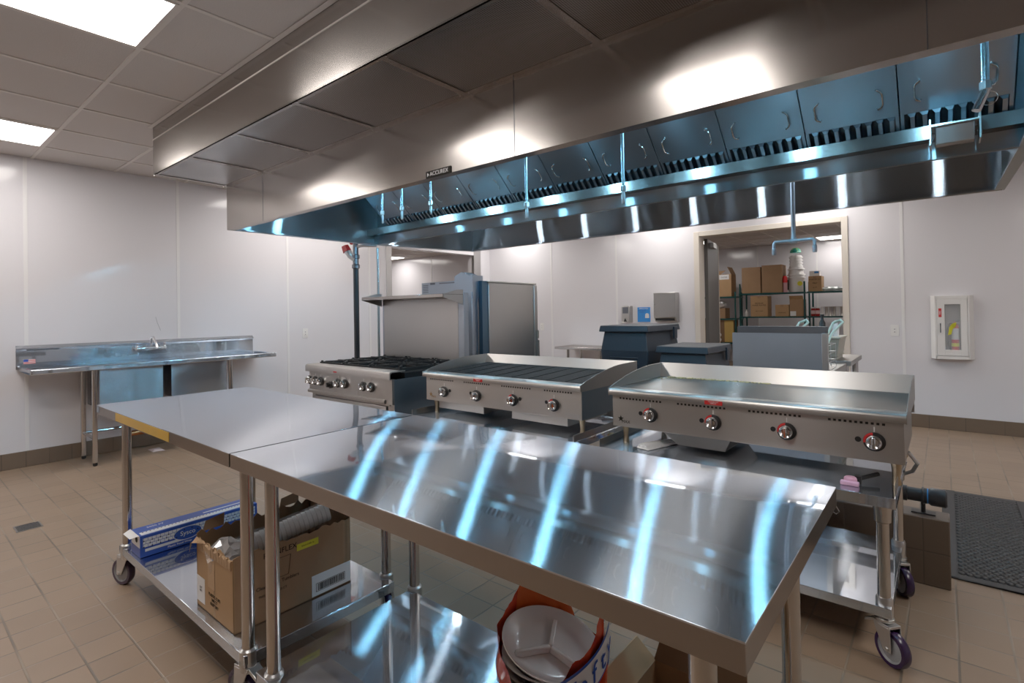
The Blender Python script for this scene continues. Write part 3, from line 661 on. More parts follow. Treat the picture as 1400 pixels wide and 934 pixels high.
# grease drawer below the griddle and a crumpled foil
m = MB(); m.hexa([(-1.00,2.52,.635),(-.78,2.52,.635),(-.78,2.90,.635),(-1.00,2.90,.635)], [(-1.06,2.47,.704),(-.74,2.47,.704),(-.74,2.92,.704),(-1.06,2.92,.704)]); build(m, 'grease_drawer', S_APP, g, bevel=.002)
m = MB(); m.hexa([(-1.17,2.42,.618),(-1.10,2.40,.618),(-1.03,2.62,.618),(-1.09,2.64,.618)], [(-1.16,2.43,.636),(-1.12,2.41,.640),(-1.05,2.61,.634),(-1.08,2.63,.632)])
bmesh.ops.subdivide_edges(m.bm, edges=m.bm.edges, cuts=4, use_grid_fill=True)
for v in m.bm.verts:
    if v.co.z > .62: v.co += Vector((random.uniform(-.004,.004), random.uniform(-.004,.004), random.uniform(-.004,.005)))
tag(build(m, 'crumpled_napkin', PAPER, smooth=20), 'crumpled white wrapper on the stand under the griddle logo end', 'wrapper')
# charbroiler
c = counter_grill(-2.735, -1.485, 'stainless charbroiler with dark slatted cooking grates and four knobs', 'charbroiler', 'charbroiler')
m = MB(); m.box(-2.70,-1.50,2.515,3.04,.84,.845).box(-2.70,-1.50,2.508,2.514,.84,.893); build(m, 'radiant_tray', plain('burnt_brown_steel', (.26,.19,.10), .35, 1, var=.3), c)
ngr = 9; gw = (2.685-1.515)/ngr
for i in range(ngr):
    xa = -2.685+i*gw; m = MB(); k = 8
    for j in range(k):
        xs = xa+.006+j*(gw-.012)/k
        m.hexa([(xs,2.52,.866),(xs+.007,2.52,.866),(xs+.007,3.03,.886),(xs,3.03,.886)], [(xs-.001,2.52,.894),(xs+.009,2.52,.894),(xs+.009,3.03,.914),(xs-.001,3.03,.914)])
    m.hexa([(xa+.003,2.516,.862),(xa+gw-.003,2.516,.862),(xa+gw-.003,2.526,.862),(xa+.003,2.526,.862)], [(xa+.003,2.516,.876),(xa+gw-.003,2.516,.876),(xa+gw-.003,2.526,.876),(xa+.003,2.526,.876)])
    m.box(xa+.003, xa+gw-.003, 3.02, 3.035, .882, .914).box(xa+.003, xa+gw-.003, 2.77, 2.785, .870, .888)
    build(m, 'cooking_grate', IRON, c)
build(MB().box(-2.66,-2.25,2.50,2.95,.648,.704), 'drip_drawer', S_APP, c, bevel=.002)
build(MB().box(-2.02,-1.62,2.50,2.95,.648,.704), 'drip_drawer', S_APP, c, bevel=.002)
build(MB().box(-1.60,-1.505,2.4448,2.446,.714,.738), 'rating_plate', S_PLAIN, c)

# ------------------------------------------------------------------ range
t = thing('gas_range', (-3.49, 2.7, 0), 'six burner stainless gas range with tall back riser and shelf', 'range')
X0, X1 = -4.04, -2.94
m = MB(); m.box(X0+.02, X1-.002, 2.36, 3.10, .12, .80); build(m, 'oven_body', S_DARK, t, bevel=.002)
build(MB().box(X1-.002, X1+.002, 2.34, 3.10, .15, .835), 'side_panel', S_SIDE, t)
m = MB(); m.box(X0+.09, X1-.09, 2.335, 2.36, .20, .64); d = build(m, 'oven_door', S_APP, t, bevel=.004)
m = MB(); m.tube([(X0+.16,2.335,.60),(X0+.16,2.30,.60),(X1-.16,2.30,.60),(X1-.16,2.335,.60)], .011, 12); build(m, 'door_handle', CHROME, d)
m = MB(); m.prism([(2.30,.835),(2.30,.878),(2.306,.888),(2.318,.892),(2.44,.892),(2.44,.884),(2.322,.884),(2.308,.874),(2.308,.835)], 'x', X0, X1); build(m, 'front_ledge', S_APP, t)
m = MB(); m.box(X0+.02, X1-.07, 2.325, 2.335, .69, .835); build(m, 'control_panel', S_APP, t)
m = MB(); m.box(X1-.07, X1, 2.322, 2.36, .66, .835); build(m, 'corner_post', S_APP, t)
m = MB(); m.prism([(2.315,.662),(2.308,.668),(2.308,.683),(2.315,.69),(2.345,.69),(2.345,.662)], 'x', X0+.02, X1-.075); build(m, 'lower_trim', S_APP, t)
m = MB(); m.box(X0+.05, X1-.05, 2.34, 2.36, .645, .662).box(X0+.03, X0+.075, 2.345, 2.36, .12, .662).box(X1-.075, X1-.01, 2.345, 2.36, .12, .662); build(m, 'door_surround', S_APP, t)
for x in (-4.008, -3.925, -3.845): knob(t, x, 2.325, .763)
for x in (-3.60, -3.507, -3.272, -3.180): knob(t, x, 2.325, .766)
build(MB().lathe([(.028,0),(.028,.016),(.018,.02),(.018,.035),(.0001,.036)], (-3.697,2.325,.745), '-y', 20).box(-3.705,-3.689,2.28,2.30,.73,.765), 'oven_knob', BLACK, t)
build(MB().box(-3.44,-3.345,2.3238,2.325,.695,.722), 'rating_plate', S_PLAIN, t)
build(MB().box(-3.63,-3.585,2.2988,2.3,.848,.858), 'red_badge', RED, t)
build(MB().box(X0+.02, X1-.004, 2.44, 3.10, .80, .872), 'burner_bay', BLACK, t)
for i in range(3):
    for j in range(2):
        cx2 = X0+.20+i*.35; cy2 = 2.58+j*.34
        m = MB(); hw, hd = .168, .165; z0, z1 = .880, .908
        m.box(cx2-hw, cx2+hw, cy2-hd, cy2-hd+.014, z0, z1-.004).box(cx2-hw, cx2+hw, cy2+hd-.014, cy2+hd, z0, z1-.004).box(cx2-hw, cx2-hw+.014, cy2-hd+.014, cy2+hd-.014, z0, z1-.004).box(cx2+hw-.014, cx2+hw, cy2-hd+.014, cy2+hd-.014, z0, z1-.004)
        for a in range(8):
            an = a*PI/4; r0, r1 = .045, (.15 if a % 2 == 0 else .19)
            ca, sa = math.cos(an), math.sin(an); px, py = -sa*.006, ca*.006
            b4 = [(cx2+ca*r0+px, cy2+sa*r0+py), (cx2+ca*r0-px, cy2+sa*r0-py), (cx2+ca*r1-px, cy2+sa*r1-py), (cx2+ca*r1+px, cy2+sa*r1+py)]
            m.hexa([(*p, z1-.016) for p in b4], [(*b4[0], z1+.005), (*b4[1], z1+.005), (*b4[2], z1+.002), (*b4[3], z1+.002)])
        m.lathe([(.05,z1-.012),(.05,z1+.004),(.038,z1+.004),(.038,z1-.012)], (cx2,cy2,0), 'z', 20, cap=False)
        for sx in (-1, 1):
            for sy in (-1, 1): m.box(cx2+sx*(hw-.014)-.007, cx2+sx*(hw-.014)+.007, cy2+sy*(hd-.014)-.007, cy2+sy*(hd-.014)+.007, .872, z1+.006)
        build(m, 'burner_grate', IRON, t)
        build(MB().lathe([(.045,.872),(.045,.882),(.03,.888),(.0001,.889)], (cx2,cy2,0), 'z', 20), 'burner', IRON, t)
build(MB().box(X0+.03, X1-.10, 3.085, 3.10, .855, 1.42), 'back_riser', S_PLAIN, t, bevel=.002)
build(MB().box(X1-.10, X1-.035, 3.085, 3.14, .855, 1.46).box(X0+.01, X0+.03, 3.085, 3.13, .855, 1.42), 'riser_post', GALV, t, bevel=.002)
m = MB(); m.box(X0, X1-.04, 2.86, 3.085, 1.440, 1.446).box(X0, X1-.04, 2.86, 2.866, 1.418, 1.440); m.box(X0+.02, X1-.06, 3.079, 3.085, 1.41, 1.44); build(m, 'shelf', S_HOOD, t, bevel=.002)
for xb in (X0, X1-.044):
    build(MB().prism([(2.866,1.44),(2.866,1.418),(3.085,1.36),(3.085,1.48),(3.02,1.48),(2.90,1.452),(2.866,1.446)], 'x', xb, xb+.004), 'shelf_bracket', S_PLAIN, t)
m = MB()
for x in (X0+.06, X1-.06):
    for y in (2.42, 3.04): m.lathe([(.022,0),(.025,.01),(.02,.12)], (x,y,0), 'z', 14)
build(m, 'feet', S_TUBE, t)
# ------------------------------------------------------------------ rear line: convection oven, fryer
t = thing('convection_oven', (-3.63, 4.0, 0), 'tall stainless oven standing back to back with the range', 'oven')
build(MB().box(-4.07,-3.19,3.64,4.33,.15,1.565), 'cabinet', S_PLAIN, t, bevel=.004)
build(MB().box(-4.08,-3.18,3.62,4.37,1.565,1.58), 'top_cap', S_PLAIN, t, bevel=.003)
m = MB(); m.box(-3.21,-3.182,4.33,4.38,.15,1.56).box(-4.07,-3.21,4.33,4.37,.15,1.56); build(m, 'front_frame', S_PLAIN, t, bevel=.003)
build(MB().box(-4.05,-3.20,4.371,4.41,.25,1.50), 'oven_door', S_APP, t, bevel=.004)
build(MB().box(-3.185,-3.17,4.36,4.385,1.02,1.10).box(-3.185,-3.172,4.37,4.395,.70,1.00), 'door_catch', S_APP, t)
m = MB(); m.box(-4.06,-3.46,3.60,3.64,1.40,1.60)
build(m, 'vent_housing', GALV, t, bevel=.002)
m = MB()
for i in range(5): m.box(-4.04,-3.96,3.5985,3.60,1.50+i*.017,1.507+i*.017)
m.box(-3.93,-3.86,3.5985,3.60,1.575,1.595).box(-3.8,-3.5,3.5985,3.60,1.578,1.590)
build(m, 'vent_slots', S_DARK, t)
m = MB(); m.prism([(-3.47,1.42),(-3.47,1.63),(-3.38,1.665),(-3.29,1.63),(-3.24,1.63),(-3.24,1.48),(-3.24,1.42)], 'y', 3.48, 3.62); build(m, 'flue_box', GALV, t, smooth=8)
m = MB(); m.box(-3.34,-3.245,3.47,3.55,.3,1.48); build(m, 'flue_column', GALV, t, bevel=.002)
m = MB(); m.box(-3.245,-3.20,3.56,3.64,.3,1.58); build(m, 'gap_shade_strip', plain('gap_shade_blue', (.12,.2,.28), .35, 1), t)  # dark blue strip standing in for the shaded gap beside the oven
m = MB(); 
for x in (-4.02,-3.24):
    for y in (3.70,4.27): m.lathe([(.02,0),(.024,.01),(.02,.15)], (x,y,0), 'z', 12)
build(m, 'feet', S_TUBE, t)

t = thing('deep_fryer', (-.78, 3.95, 0), 'fryer with blue grey galvanized back panel standing behind the griddle', 'fryer')
FX0, FX1 = -1.04, -.515
build(MB().box(FX0, FX1-.03, 3.55, 3.56, .12, 1.138), 'back_panel', GALV, t)
build(MB().box(FX1-.03, FX1, 3.545, 3.58, .12, 1.14).box(FX0, FX0+.012, 3.56, 3.58, .12, 1.138), 'back_post', S_PLAIN, t, bevel=.002)
build(MB().box(FX0+.01, FX1-.005, 3.58, 4.32, .12, .90), 'cabinet', S_APP, t, bevel=.003)
m = MB(); m.box(FX0+.03, FX1-.01, 3.56, 3.575, 1.138, 1.178).box(FX0+.03, FX1-.01, 3.575, 3.64, .90, 1.178); build(m, 'flue_riser', S_DARK, t)
build(MB().box(FX0+.03, FX1-.01, 3.556, 3.56, 1.14, 1.178), 'riser_face', S_DARK, t)
m = MB()
for x in (FX0+.06, FX1-.06):
    for y in (3.64,4.26): m.lathe([(.02,0),(.024,.01),(.02,.12)], (x,y,0), 'z', 12)
build(m, 'feet', S_TUBE, t)
for i, (bx, lab) in enumerate(((-.80, 'white handled fry basket hooked on the fryer, nearer its middle'), (-.60, 'white handled fry basket at the end post of the fryer'))):
    b = thing('fry_basket', (bx, 3.75, .905), lab, 'fry basket', 'fry baskets on the fryer')
    m = MB()
    for z in (.91, .96, 1.01, 1.06):
        m.tube([(bx-.07,3.66,z),(bx+.07,3.66,z),(bx+.07,3.95,z),(bx-.07,3.95,z),(bx-.07,3.66,z)], .002, 5)
    for k in range(6):
        for yy in (3.66,3.95): m.cyl((bx-.07+k*.028,yy,.91),(bx-.07+k*.028,yy,1.06),.0018,5)
    build(m, 'wire_body', ZINC, b)
    build(MB().tube([(bx+.0,3.95,1.05),(bx+.02,4.05,1.13),(bx+.035,4.12,1.185),(bx+.075,4.14,1.205),(bx+.09,4.12,1.19),(bx+.04,4.03,1.12),(bx+.02,3.95,1.04)], .0075, 8), 'handle', plain('pale_green_rubber', (.50,.66,.58), .4), b)
# steel prep table corner and papers behind the fryer
t = thing('small_prep_table', (-.8, 4.76, 0), 'small stainless table whose corner shows behind the fryer', 'table')
build(MB().box(-1.15,-.505,4.45,5.07,.87,.905), 'tabletop', S_PLAIN, t, bevel=.003)
for x, y in ((-1.11,4.49),(-.545,4.49),(-1.11,5.03),(-.545,5.03)): build(MB().lathe([(.0205,0),(.0205,.87)], (x,y,0), 'z', 14), 'leg', S_TUBE, t)
build(MB().box(-1.13,-.525,4.47,5.05,.69,.70), 'undershelf', S_PLAIN, t)
for i in range(3): tag(build(MB().box(-.80+.03*i,-.46+.03*i,4.52+.03*i,4.98+.02*i,.70+.018*i,.717+.018*i), 'paper_ream', PAPER, bevel=.003), 'flat white paper bundle under the small table, layer %s from its shelf' % ('lowest','middle','topmost')[i] if False else ('flat white paper bundle on the undershelf, %s of its pile' % ('bottom','middle','top')[i]), 'paper', 'white paper bundles under the small table')
t = thing('storage_tub', (-.68, 4.62, .905), 'beige ribbed plastic tub standing on the small table beside the fryer', 'tub')
m = MB(); m.hexa([(-.78,4.5,.907),(-.60,4.5,.907),(-.60,4.80,.907),(-.78,4.80,.907)], [(-.80,4.48,1.06),(-.578,4.48,1.06),(-.578,4.82,1.06),(-.80,4.82,1.06)])
for k in range(4): m.box(-.79+k*.0006, -.588-k*.0006, 4.486, 4.814, .93+k*.03, .936+k*.03)
build(m, 'tub_body', plain('beige_plastic', (.36,.34,.28), .5), t)
build(MB().box(-.81,-.570,4.47,4.83,1.06,1.072), 'tub_rim', plain('beige_rim', (.48,.46,.38), .5), t, bevel=.003)
t = build(MB().lathe([(.022,0),(.022,.10),(.010,.125),(.010,.15),(.013,.15),(.013,.165),(.0001,.166)], (-.70,4.60,1.072), 'z', 14), 'sauce_bottle', BLACK); tag(t, 'small dark bottle standing on the rim of the beige tub', 'bottle')
t = build(MB().lathe([(.02,0),(.022,.06),(.018,.09),(.006,.12),(.0001,.121)], (-.615,4.60,1.072), 'z', 14), 'spray_bottle', PLASTIC); tag(t, 'small white bottle beside the dark bottle on the beige tub', 'bottle')

# ------------------------------------------------------------------ navy bins
def navybin(x0, x1, y0, y1, z, label):
    t = thing('insulated_bin', ((x0+x1)/2, (y0+y1)/2, 0), label, 'bin', 'navy plastic bins')
    i = .035
    m = MB(); m.hexa([(x0+i+.02,y0+i+.02,0),(x1-i-.02,y0+i+.02,0),(x1-i-.02,y1-i-.02,0),(x0+i+.02,y1-i-.02,0)], [(x0+i-.02,y0+i-.02,z-.26),(x1-i+.02,y0+i-.02,z-.26),(x1-i+.02,y1-i+.02,z-.26),(x0+i-.02,y1-i+.02,z-.26)])
    m.hexa([(x0+i-.02,y0+i-.02,z-.26),(x1-i+.02,y0+i-.02,z-.26),(x1-i+.02,y1-i+.02,z-.26),(x0+i-.02,y1-i+.02,z-.26)], [(x0+i+.01,y0+i+.01,z-.06),(x1-i-.01,y0+i+.01,z-.06),(x1-i-.01,y1-i-.01,z-.06),(x0+i+.01,y1-i-.01,z-.06)])
    for k in range(3): m.box(x0+.12, x1-.12, y0+.012, y0+.03, z-.34-.06*k, z-.325-.06*k)
    build(m, 'bin_body', NAVY, t, bevel=.012)
    l = build(MB().hexa([(x0,y0,z-.065),(x1,y0,z-.065),(x1,y1,z-.065),(x0,y1,z-.065)], [(x0+.012,y0+.012,z),(x1-.012,y0+.012,z),(x1-.012,y1-.012,z),(x0+.012,y1-.012,z)]), 'bin_lid', NAVY, t, bevel=.008)
    build(MB().box(x1-.01, x1+.012, y1-.2, y1-.12, z-.16, z-.03), 'latch', NAVY, t, bevel=.004)
    return t
navybin(-2.83,-2.27,5.0,5.85,1.13,'tall navy plastic bin with ribbed front beneath the paper towel dispenser')
navybin(-2.20,-1.68,5.0,5.72,.93,'lower navy plastic bin beside the fryer back panel')

# ------------------------------------------------------------------ back wall things
t = thing('paper_towel_dispenser', (-2.93, YB, 1.13), 'grey steel paper towel dispenser on the back wall', 'dispenser')
m = MB(); m.prism([(7.0,1.18),(7.0,1.52),(YB,1.52),(YB,1.12),(7.06,1.12)], 'x', -3.09, -2.78); build(m, 'housing', S_PLAIN, t, bevel=.004)
build(MB().box(-3.07,-2.80,7.012,7.10,1.135,1.165), 'paper_slot', BLACK, t)
build(MB().lathe([(.006,0),(.006,.004),(.0001,.005)], (-3.065,7.0,1.36), '-y', 10), 'lock', CHROME, t)
t = thing('soap_dispenser', (-3.53, YB, 1.11), 'small grey soap dispenser on the back wall', 'dispenser')
build(MB().box(-3.60,-3.465,7.03,YB,1.11,1.35), 'housing', S_PLAIN, t, bevel=.012)
build(MB().box(-3.575,-3.49,7.024,7.03,1.24,1.33), 'window_panel', S_DARK, t)
build(MB().prism([(-3.56,1.12),(-3.51,1.12),(-3.535,1.17)], 'y', 7.018, 7.03), 'push_lever', BLACK, t)
t = thing('hand_wash_sign', (-3.295, YB, 1.12), 'small bright blue hand washing sign on the back wall', 'sign')
build(MB().box(-3.392,-3.20,7.128,YB-.0005,1.115,1.325), 'sign_board', SKYB, t)
build(text_mb('EMPLOYEES', .027, (-3.296,7.1272,1.305), (1,0,0), (0,0,1), .0003), 'sign_heading', WHITEP, t)
build(text_mb('MUST WASH\nHANDS', .022, (-3.325,7.1272,1.265), (1,0,0), (0,0,1), .0003), 'sign_lettering', BLUEP, t)
m = MB(); m.lathe([(.03,0),(.03,.001)], (-3.245,7.1272,1.21), '-y', 16); m.box(-3.275,-3.215,7.126,7.1275,1.17,1.20); build(m, 'hand_picture', WHITEP, t)
def plate(name, x, y, z, label, axis):
    t = thing(name, (x,y,z-.06), label, 'wall plate', None)
    if axis == 'y':
        build(MB().box(x-.037,x+.037,y-.006,y,z-.06,z+.06), 'cover_plate', PLASTIC, t, bevel=.002)
        build(MB().box(x-.016,x+.016,y-.010,y-.006,z-.034,z+.034), 'rocker', PLASTIC, t, bevel=.002)
        build(MB().box(x-.004,x+.004,y-.0108,y-.0095,z+.01,z+.02).box(x-.004,x+.004,y-.0108,y-.0095,z-.02,z-.01), 'socket_slots', S_DARK, t)
    else:
        build(MB().box(x,x+.006,y-.037,y+.037,z-.06,z+.06), 'cover_plate', PLASTIC, t, bevel=.002)
        build(MB().box(x+.006,x+.010,y-.016,y+.016,z-.034,z+.034), 'rocker', PLASTIC, t, bevel=.002)
        build(MB().box(x+.0095,x+.0108,y-.004,y+.004,z+.01,z+.02).box(x+.0095,x+.0108,y-.004,y+.004,z-.02,z-.01), 'socket_slots', S_DARK, t)
plate('wall_switch', -.408, YB, 1.02, 'white outlet plate beside the storage doorway frame', 'y')
plate('wall_outlet', XL, 3.545, 1.065, 'white outlet plate on the wall left of the black gas pipe', 'x')
plate('wall_outlet', -5.09, YB, 1.035, 'small white outlet plate on the wall behind the convection oven', 'y')
# steel bench against the back wall
t = thing('steel_bench', (-4.0, 6.8, 0), 'low stainless table against the back wall beside the tall navy bin', 'table')
build(MB().box(-4.50,-3.2,6.62,7.12,.72,.755), 'tabletop', S_TUBE, t, bevel=.003)
for x in (-4.30,-3.75,-3.3): 
    for y in (6.68,7.05): build(MB().lathe([(.02,0),(.02,.72)], (x,y,0), 'z', 12), 'leg', S_TUBE, t)
# fire extinguisher cabinet
t = thing('extinguisher_cabinet', (.068, YB, .735), 'white wall cabinet with narrow glass door holding a fire extinguisher', 'cabinet')
cx0, cx1, cz0, cz1 = -.105, .235, .735, 1.385
m = MB(); y0 = 7.06
m.prism([(cx0-.0,YB),(cx0+.035,y0),(cx0+.05,y0),(cx0+.05,YB)], 'z', cz0, cz1); m.prism([(cx1,YB),(cx1-.035,y0),(cx1-.05,y0),(cx1-.05,YB)], 'z', cz0, cz1)
m.box(cx0+.04, cx1-.04, y0, YB, cz1-.035, cz1).box(cx0+.04, cx1-.04, y0, YB, cz0, cz0+.035).box(cx0+.05, cx1-.05, YB-.01, YB, cz0+.03, cz1-.03)
build(m, 'cabinet_box', PLASTIC, t, bevel=.002)
ddx0, ddx1 = cx0+.052, cx1-.052
m = MB(); y1 = y0-.004
m.box(ddx0, ddx0+.062, y1, y0+.012, cz0+.038, cz1-.038).box(ddx1-.05, ddx1, y1, y0+.012, cz0+.038, cz1-.038).box(ddx0+.062, ddx1-.05, y1, y0+.012, cz0+.038, cz0+.095).box(ddx0+.062, ddx1-.05, y1, y0+.012, cz1-.09, cz1-.038)
d = build(m, 'cabinet_door', PLASTIC, t, bevel=.0015)
build(MB().box(ddx0+.062, ddx1-.05, y0+.002, y0+.005, cz0+.095, cz1-.09), 'glass_pane', PANE, d)
build(MB().box(ddx0+.064, ddx1-.052, YB-.014, YB-.010, cz0+.095, cz1-.09), 'back_liner', plain('grey_liner', (.33,.32,.33), .6), t)
build(MB().tube([(ddx0+.028,y1,1.10),(ddx0+.028,y1-.02,1.10),(ddx0+.028,y1-.02,1.01),(ddx0+.028,y1,1.01)], .004, 8), 'door_pull', S_DARK, d)
build(MB().box(ddx0+.014, ddx0+.038, y1-.001, y1, 1.165, 1.255), 'red_label', RED, d)
build(text_mb('FIRE', .022, (ddx0+.026,y1-.0015,1.21), (0,0,1), (-1,0,0), .0003), 'label_lettering', WHITEP, d)
t = thing('fire_extinguisher', (.085, 7.098, .775), 'red fire extinguisher with yellow tag behind the cabinet glass', 'fire extinguisher')
ex, ey = .088, 7.096
build(MB().lathe([(.028,.772),(.030,.78),(.030,1.06),(.024,1.085),(.010,1.095),(.010,1.115)], (ex,ey,0), 'z', 20), 'cylinder_body', RED, t)
build(MB().lathe([(.0306,.935),(.0306,1.05)], (ex,ey,0), 'z', 20, cap=False), 'paper_band', plain('pale_label', (.6,.62,.68), .5), t)
build(MB().lathe([(.0308,.865),(.0308,.90)], (ex,ey,0), 'z', 20, cap=False), 'yellow_band', YELLOW, t)
build(MB().prism([(ex-.055,.98),(ex-.045,1.06),(ex-.02,1.10),(ex+.012,1.11),(ex+.005,1.07),(ex-.02,1.04),(ex-.03,.99)], 'y', ey-.034, ey-.031), 'inspection_tag', YELLOW, t)
build(MB().tube([(ex,ey,1.11),(ex+.035,ey,1.14)], .004, 8).tube([(ex-.01,ey,1.11),(ex+.03,ey,1.12)], .004, 8), 'squeeze_lever', S_DARK, t)
build(MB().tube([(ex-.01,ey,1.10),(ex-.04,ey,1.10),(ex-.055,ey,1.04),(ex-.055,ey,.88),(ex-.04,ey,.83)], .006, 10), 'discharge_hose', RUBBER, t)
# floor mat
def matmat():
    mm, nt, b = newmat('black_scallop_rubber'); L = nt.links.new
    b.inputs['Base Color'].default_value = (.013,.013,.014,1); b.inputs['Roughness'].default_value = .5
    uv = nt.nodes.new('ShaderNodeUVMap'); uv.uv_map = 'UVMap'
    mp = nt.nodes.new('ShaderNodeMapping'); mp.inputs['Scale'].default_value = (17,22,1); L(uv.outputs['UV'], mp.inputs['Vector'])
    v = nt.nodes.new('ShaderNodeTexVoronoi'); v.inputs['Randomness'].default_value = .15; v.inputs['Scale'].default_value = 1; L(mp.outputs['Vector'], v.inputs['Vector'])
    bp = nt.nodes.new('ShaderNodeBump'); bp.inputs['Strength'].default_value = 1; bp.inputs['Distance'].default_value = .012; bp.invert = True; L(v.outputs['Distance'], bp.inputs['Height']); L(bp.outputs['Normal'], b.inputs['Normal'])
    return mm
m = MB(); m.prism([(.0,0),(.03,.010),(.35,.010),(.38,0)], 'y', 3.275, 4.80); 
t = thing('anti_fatigue_mat', (.17,4.05,0), 'black textured rubber floor mat behind the tiled curb', 'mat')
mm = MB(); mm.box(.03,.34,3.33,4.74,.0,.008)
for j_ in range(53):
    for i_ in range(11):
        px_ = .045+i_*.028+(j_ % 2)*.014; py_ = 3.348+j_*.026
        if px_ > .33 or py_ > 4.725: continue
        mm.rings([[(px_+math.cos(k*PI/4)*.0145*rr_, py_+math.sin(k*PI/4)*.018*rr_-(1-rr_)*.006, hh_) for k in range(8)] for rr_, hh_ in ((1,.0075),(.85,.0135),(.4,.0165))])
build(mm, 'mat_surface', plain('black_scallop_rubber', (.016,.016,.017), .5), t, smooth=60)
mm = MB(); mm.box(-.03,.03,3.28,4.79,0,.011).box(.34,.40,3.28,4.79,0,.011).box(.03,.34,3.28,3.33,0,.011).box(.03,.34,4.74,4.79,0,.011); build(mm, 'mat_border', RUBBER, t, bevel=.005)
# floor drain
t = thing('floor_drain', (-4.41,.625,0), 'small square slotted drain cover in the tile floor', 'drain')
build(MB().box(-4.475,-4.345,.565,.69,0,.004), 'drain_frame', S_PLAIN, t)
m = MB()
for k in range(8): m.box(-4.468+k*.0155,-4.460+k*.0155,.573,.682,.0041,.0046)
build(m, 'drain_slots', BLACK, t)
t = thing('keyring', (-.27,2.42,.615), 'pink and black torch lighter lying on the griddle stand', 'lighter')
build(MB().box(-.315,-.255,2.375,2.40,.616,.632).lathe([(.022,0),(.022,.022),(.016,.028)], (-.285,2.41,.616), 'z', 14), 'pink_body', PINK, t, bevel=.004)
build(MB().cyl((-.265,2.43,.632), (-.205,2.50,.645), .008, 10).lathe([(.012,0),(.012,.03)], (-.262,2.425,.617), 'z', 10), 'black_nozzle', BLACK, t)
t['category'] = 'lighter'; t.name = 'torch_lighter'

# ------------------------------------------------------------------ prep tables
def prep_table(x0, x1, y0, y1, zt, legs, shelf, label, wheels, angs=None, reflection_bow=-.0055):
    t = thing('prep_table', ((x0+x1)/2, (y0+y1)/2, 0), label, 'prep table', 'stainless prep tables set end to end')
    a = .045
    m = MB(); r0 = .006; NX, NY = 30, 20      # thin sheet, bowed up a few millimetres to bring ceiling lights into its reflection
    gv = [[m.bm.verts.new((x0+(x1-x0)*i/NX, y0+(y1-y0)*j/NY, zt-reflection_bow*(1-(2*i/NX-1)**6)*(1-(2*j/NY-1)**2))) for i in range(NX+1)] for j in range(NY+1)]
    for j in range(NY):
        for i in range(NX): m.bm.faces.new((gv[j][i], gv[j][i+1], gv[j+1][i+1], gv[j+1][i]))
    loop = [gv[0][i] for i in range(NX+1)]+[gv[j][NX] for j in range(1, NY+1)]+[gv[NY][i] for i in range(NX-1, -1, -1)]+[gv[j][0] for j in range(NY-1, 0, -1)]
    low = [m.bm.verts.new((v.co.x, v.co.y, zt-a)) for v in loop]; n_ = len(loop)
    ap = MB(); lv = [ap.bm.verts.new((v.co.x, v.co.y, zt-.003)) for v in loop]; lw = [ap.bm.verts.new(v.co) for v in low]
    for i in range(n_): ap.bm.faces.new((lv[i], lw[i], lw[(i+1) % n_], lv[(i+1) % n_]))
    for v in low: v.co.z = zt-.003
    for i in range(n_): m.bm.faces.new((loop[i], low[i], low[(i+1) % n_], loop[(i+1) % n_]))
    ins = [ap.bm.verts.new((min(max(v.co.x, x0+.012), x1-.012), min(max(v.co.y, y0+.012), y1-.012), zt-a)) for v in loop]
    for i in range(n_):
        if (ins[i].co-ins[(i+1) % n_].co).length > 1e-6: ap.bm.faces.new((lw[i], ins[i], ins[(i+1) % n_], lw[(i+1) % n_]))
    build(ap, 'apron', S_APRON, t)
    m.box(x0+.002, x1-.002, y0+.002, y1-.002, zt-.009, zt-.0085)
    build(m, 'tabletop', S_TOP, t, bevel=.002, seg=2)
    m = MB(); m.box(x0+.08, x1-.08, (y0+y1)/2-.05, (y0+y1)/2+.05, zt-.04, zt-.0095); build(m, 'support_channel', GALV, t)
    sx0, sx1, sy0, sy1, sz = shelf
    m = MB(); m.box(sx0, sx1, sy0, sy1, sz-.004, sz).box(sx0, sx1, sy0, sy0+.003, sz-.038, sz-.004).box(sx0, sx1, sy1-.003, sy1, sz-.038, sz-.004).box(sx0, sx0+.003, sy0+.003, sy1-.003, sz-.038, sz-.004).box(sx1-.003, sx1, sy0+.003, sy1-.003, sz-.038, sz-.004)
    build(m, 'undershelf', S_TOP, t, bevel=.002)
    for i, (lx, ly) in enumerate(legs):
        l = build(MB().lathe([(.0205,.13 if wheels else .03),(.0205,zt-.01)], (lx,ly,0), 'z', 24), 'leg', S_TUBE, t)
        build(MB().lathe([(.0265,sz-.062),(.0285,sz-.058),(.0285,sz+.006),(.0225,sz+.012)], (lx,ly,0), 'z', 24), 'shelf_bracket', ZINC, l)
        if wheels: caster(t, lx, ly, sz-.062, angs[i], tread=PURPLE if i != 0 else plain('dark_tread', (.05,.03,.06), .35), brake=(i == 1))
        else: build(MB().lathe([(.014,0),(.02,.006),(.02,.03),(.0205,.04)], (lx,ly,0), 'z', 16), 'foot', BLACK, l)
    return t
T2 = prep_table(-1.735,-.205,.728,1.487,.863, [(-1.603,.795),(-.285,.795),(-1.655,1.405),(-.292,1.405)], (-1.66,-.25,.765,1.385,.19), 'stainless prep table closest to the cooking line end, streaked with blue reflections', False)
T1 = prep_table(-3.27,-1.745,.728,1.487,.863, [(-3.065,.80),(-1.785,.80),(-1.83,1.40),(-3.06,1.40)], (-3.10,-1.76,.775,1.385,.19), 'stainless prep table on casters with yellow tape, its shelf holding boxes', True, [math.radians(200), math.radians(190), math.radians(-30), math.radians(150)])
build(MB().box(-2.95,-2.27,.7265,.7279,.822,.858), 'yellow_tape', YTAPE, T1)
build(MB().box(-3.262,-3.222,.7265,.7279,.828,.858), 'maker_sticker', GALV, T1)

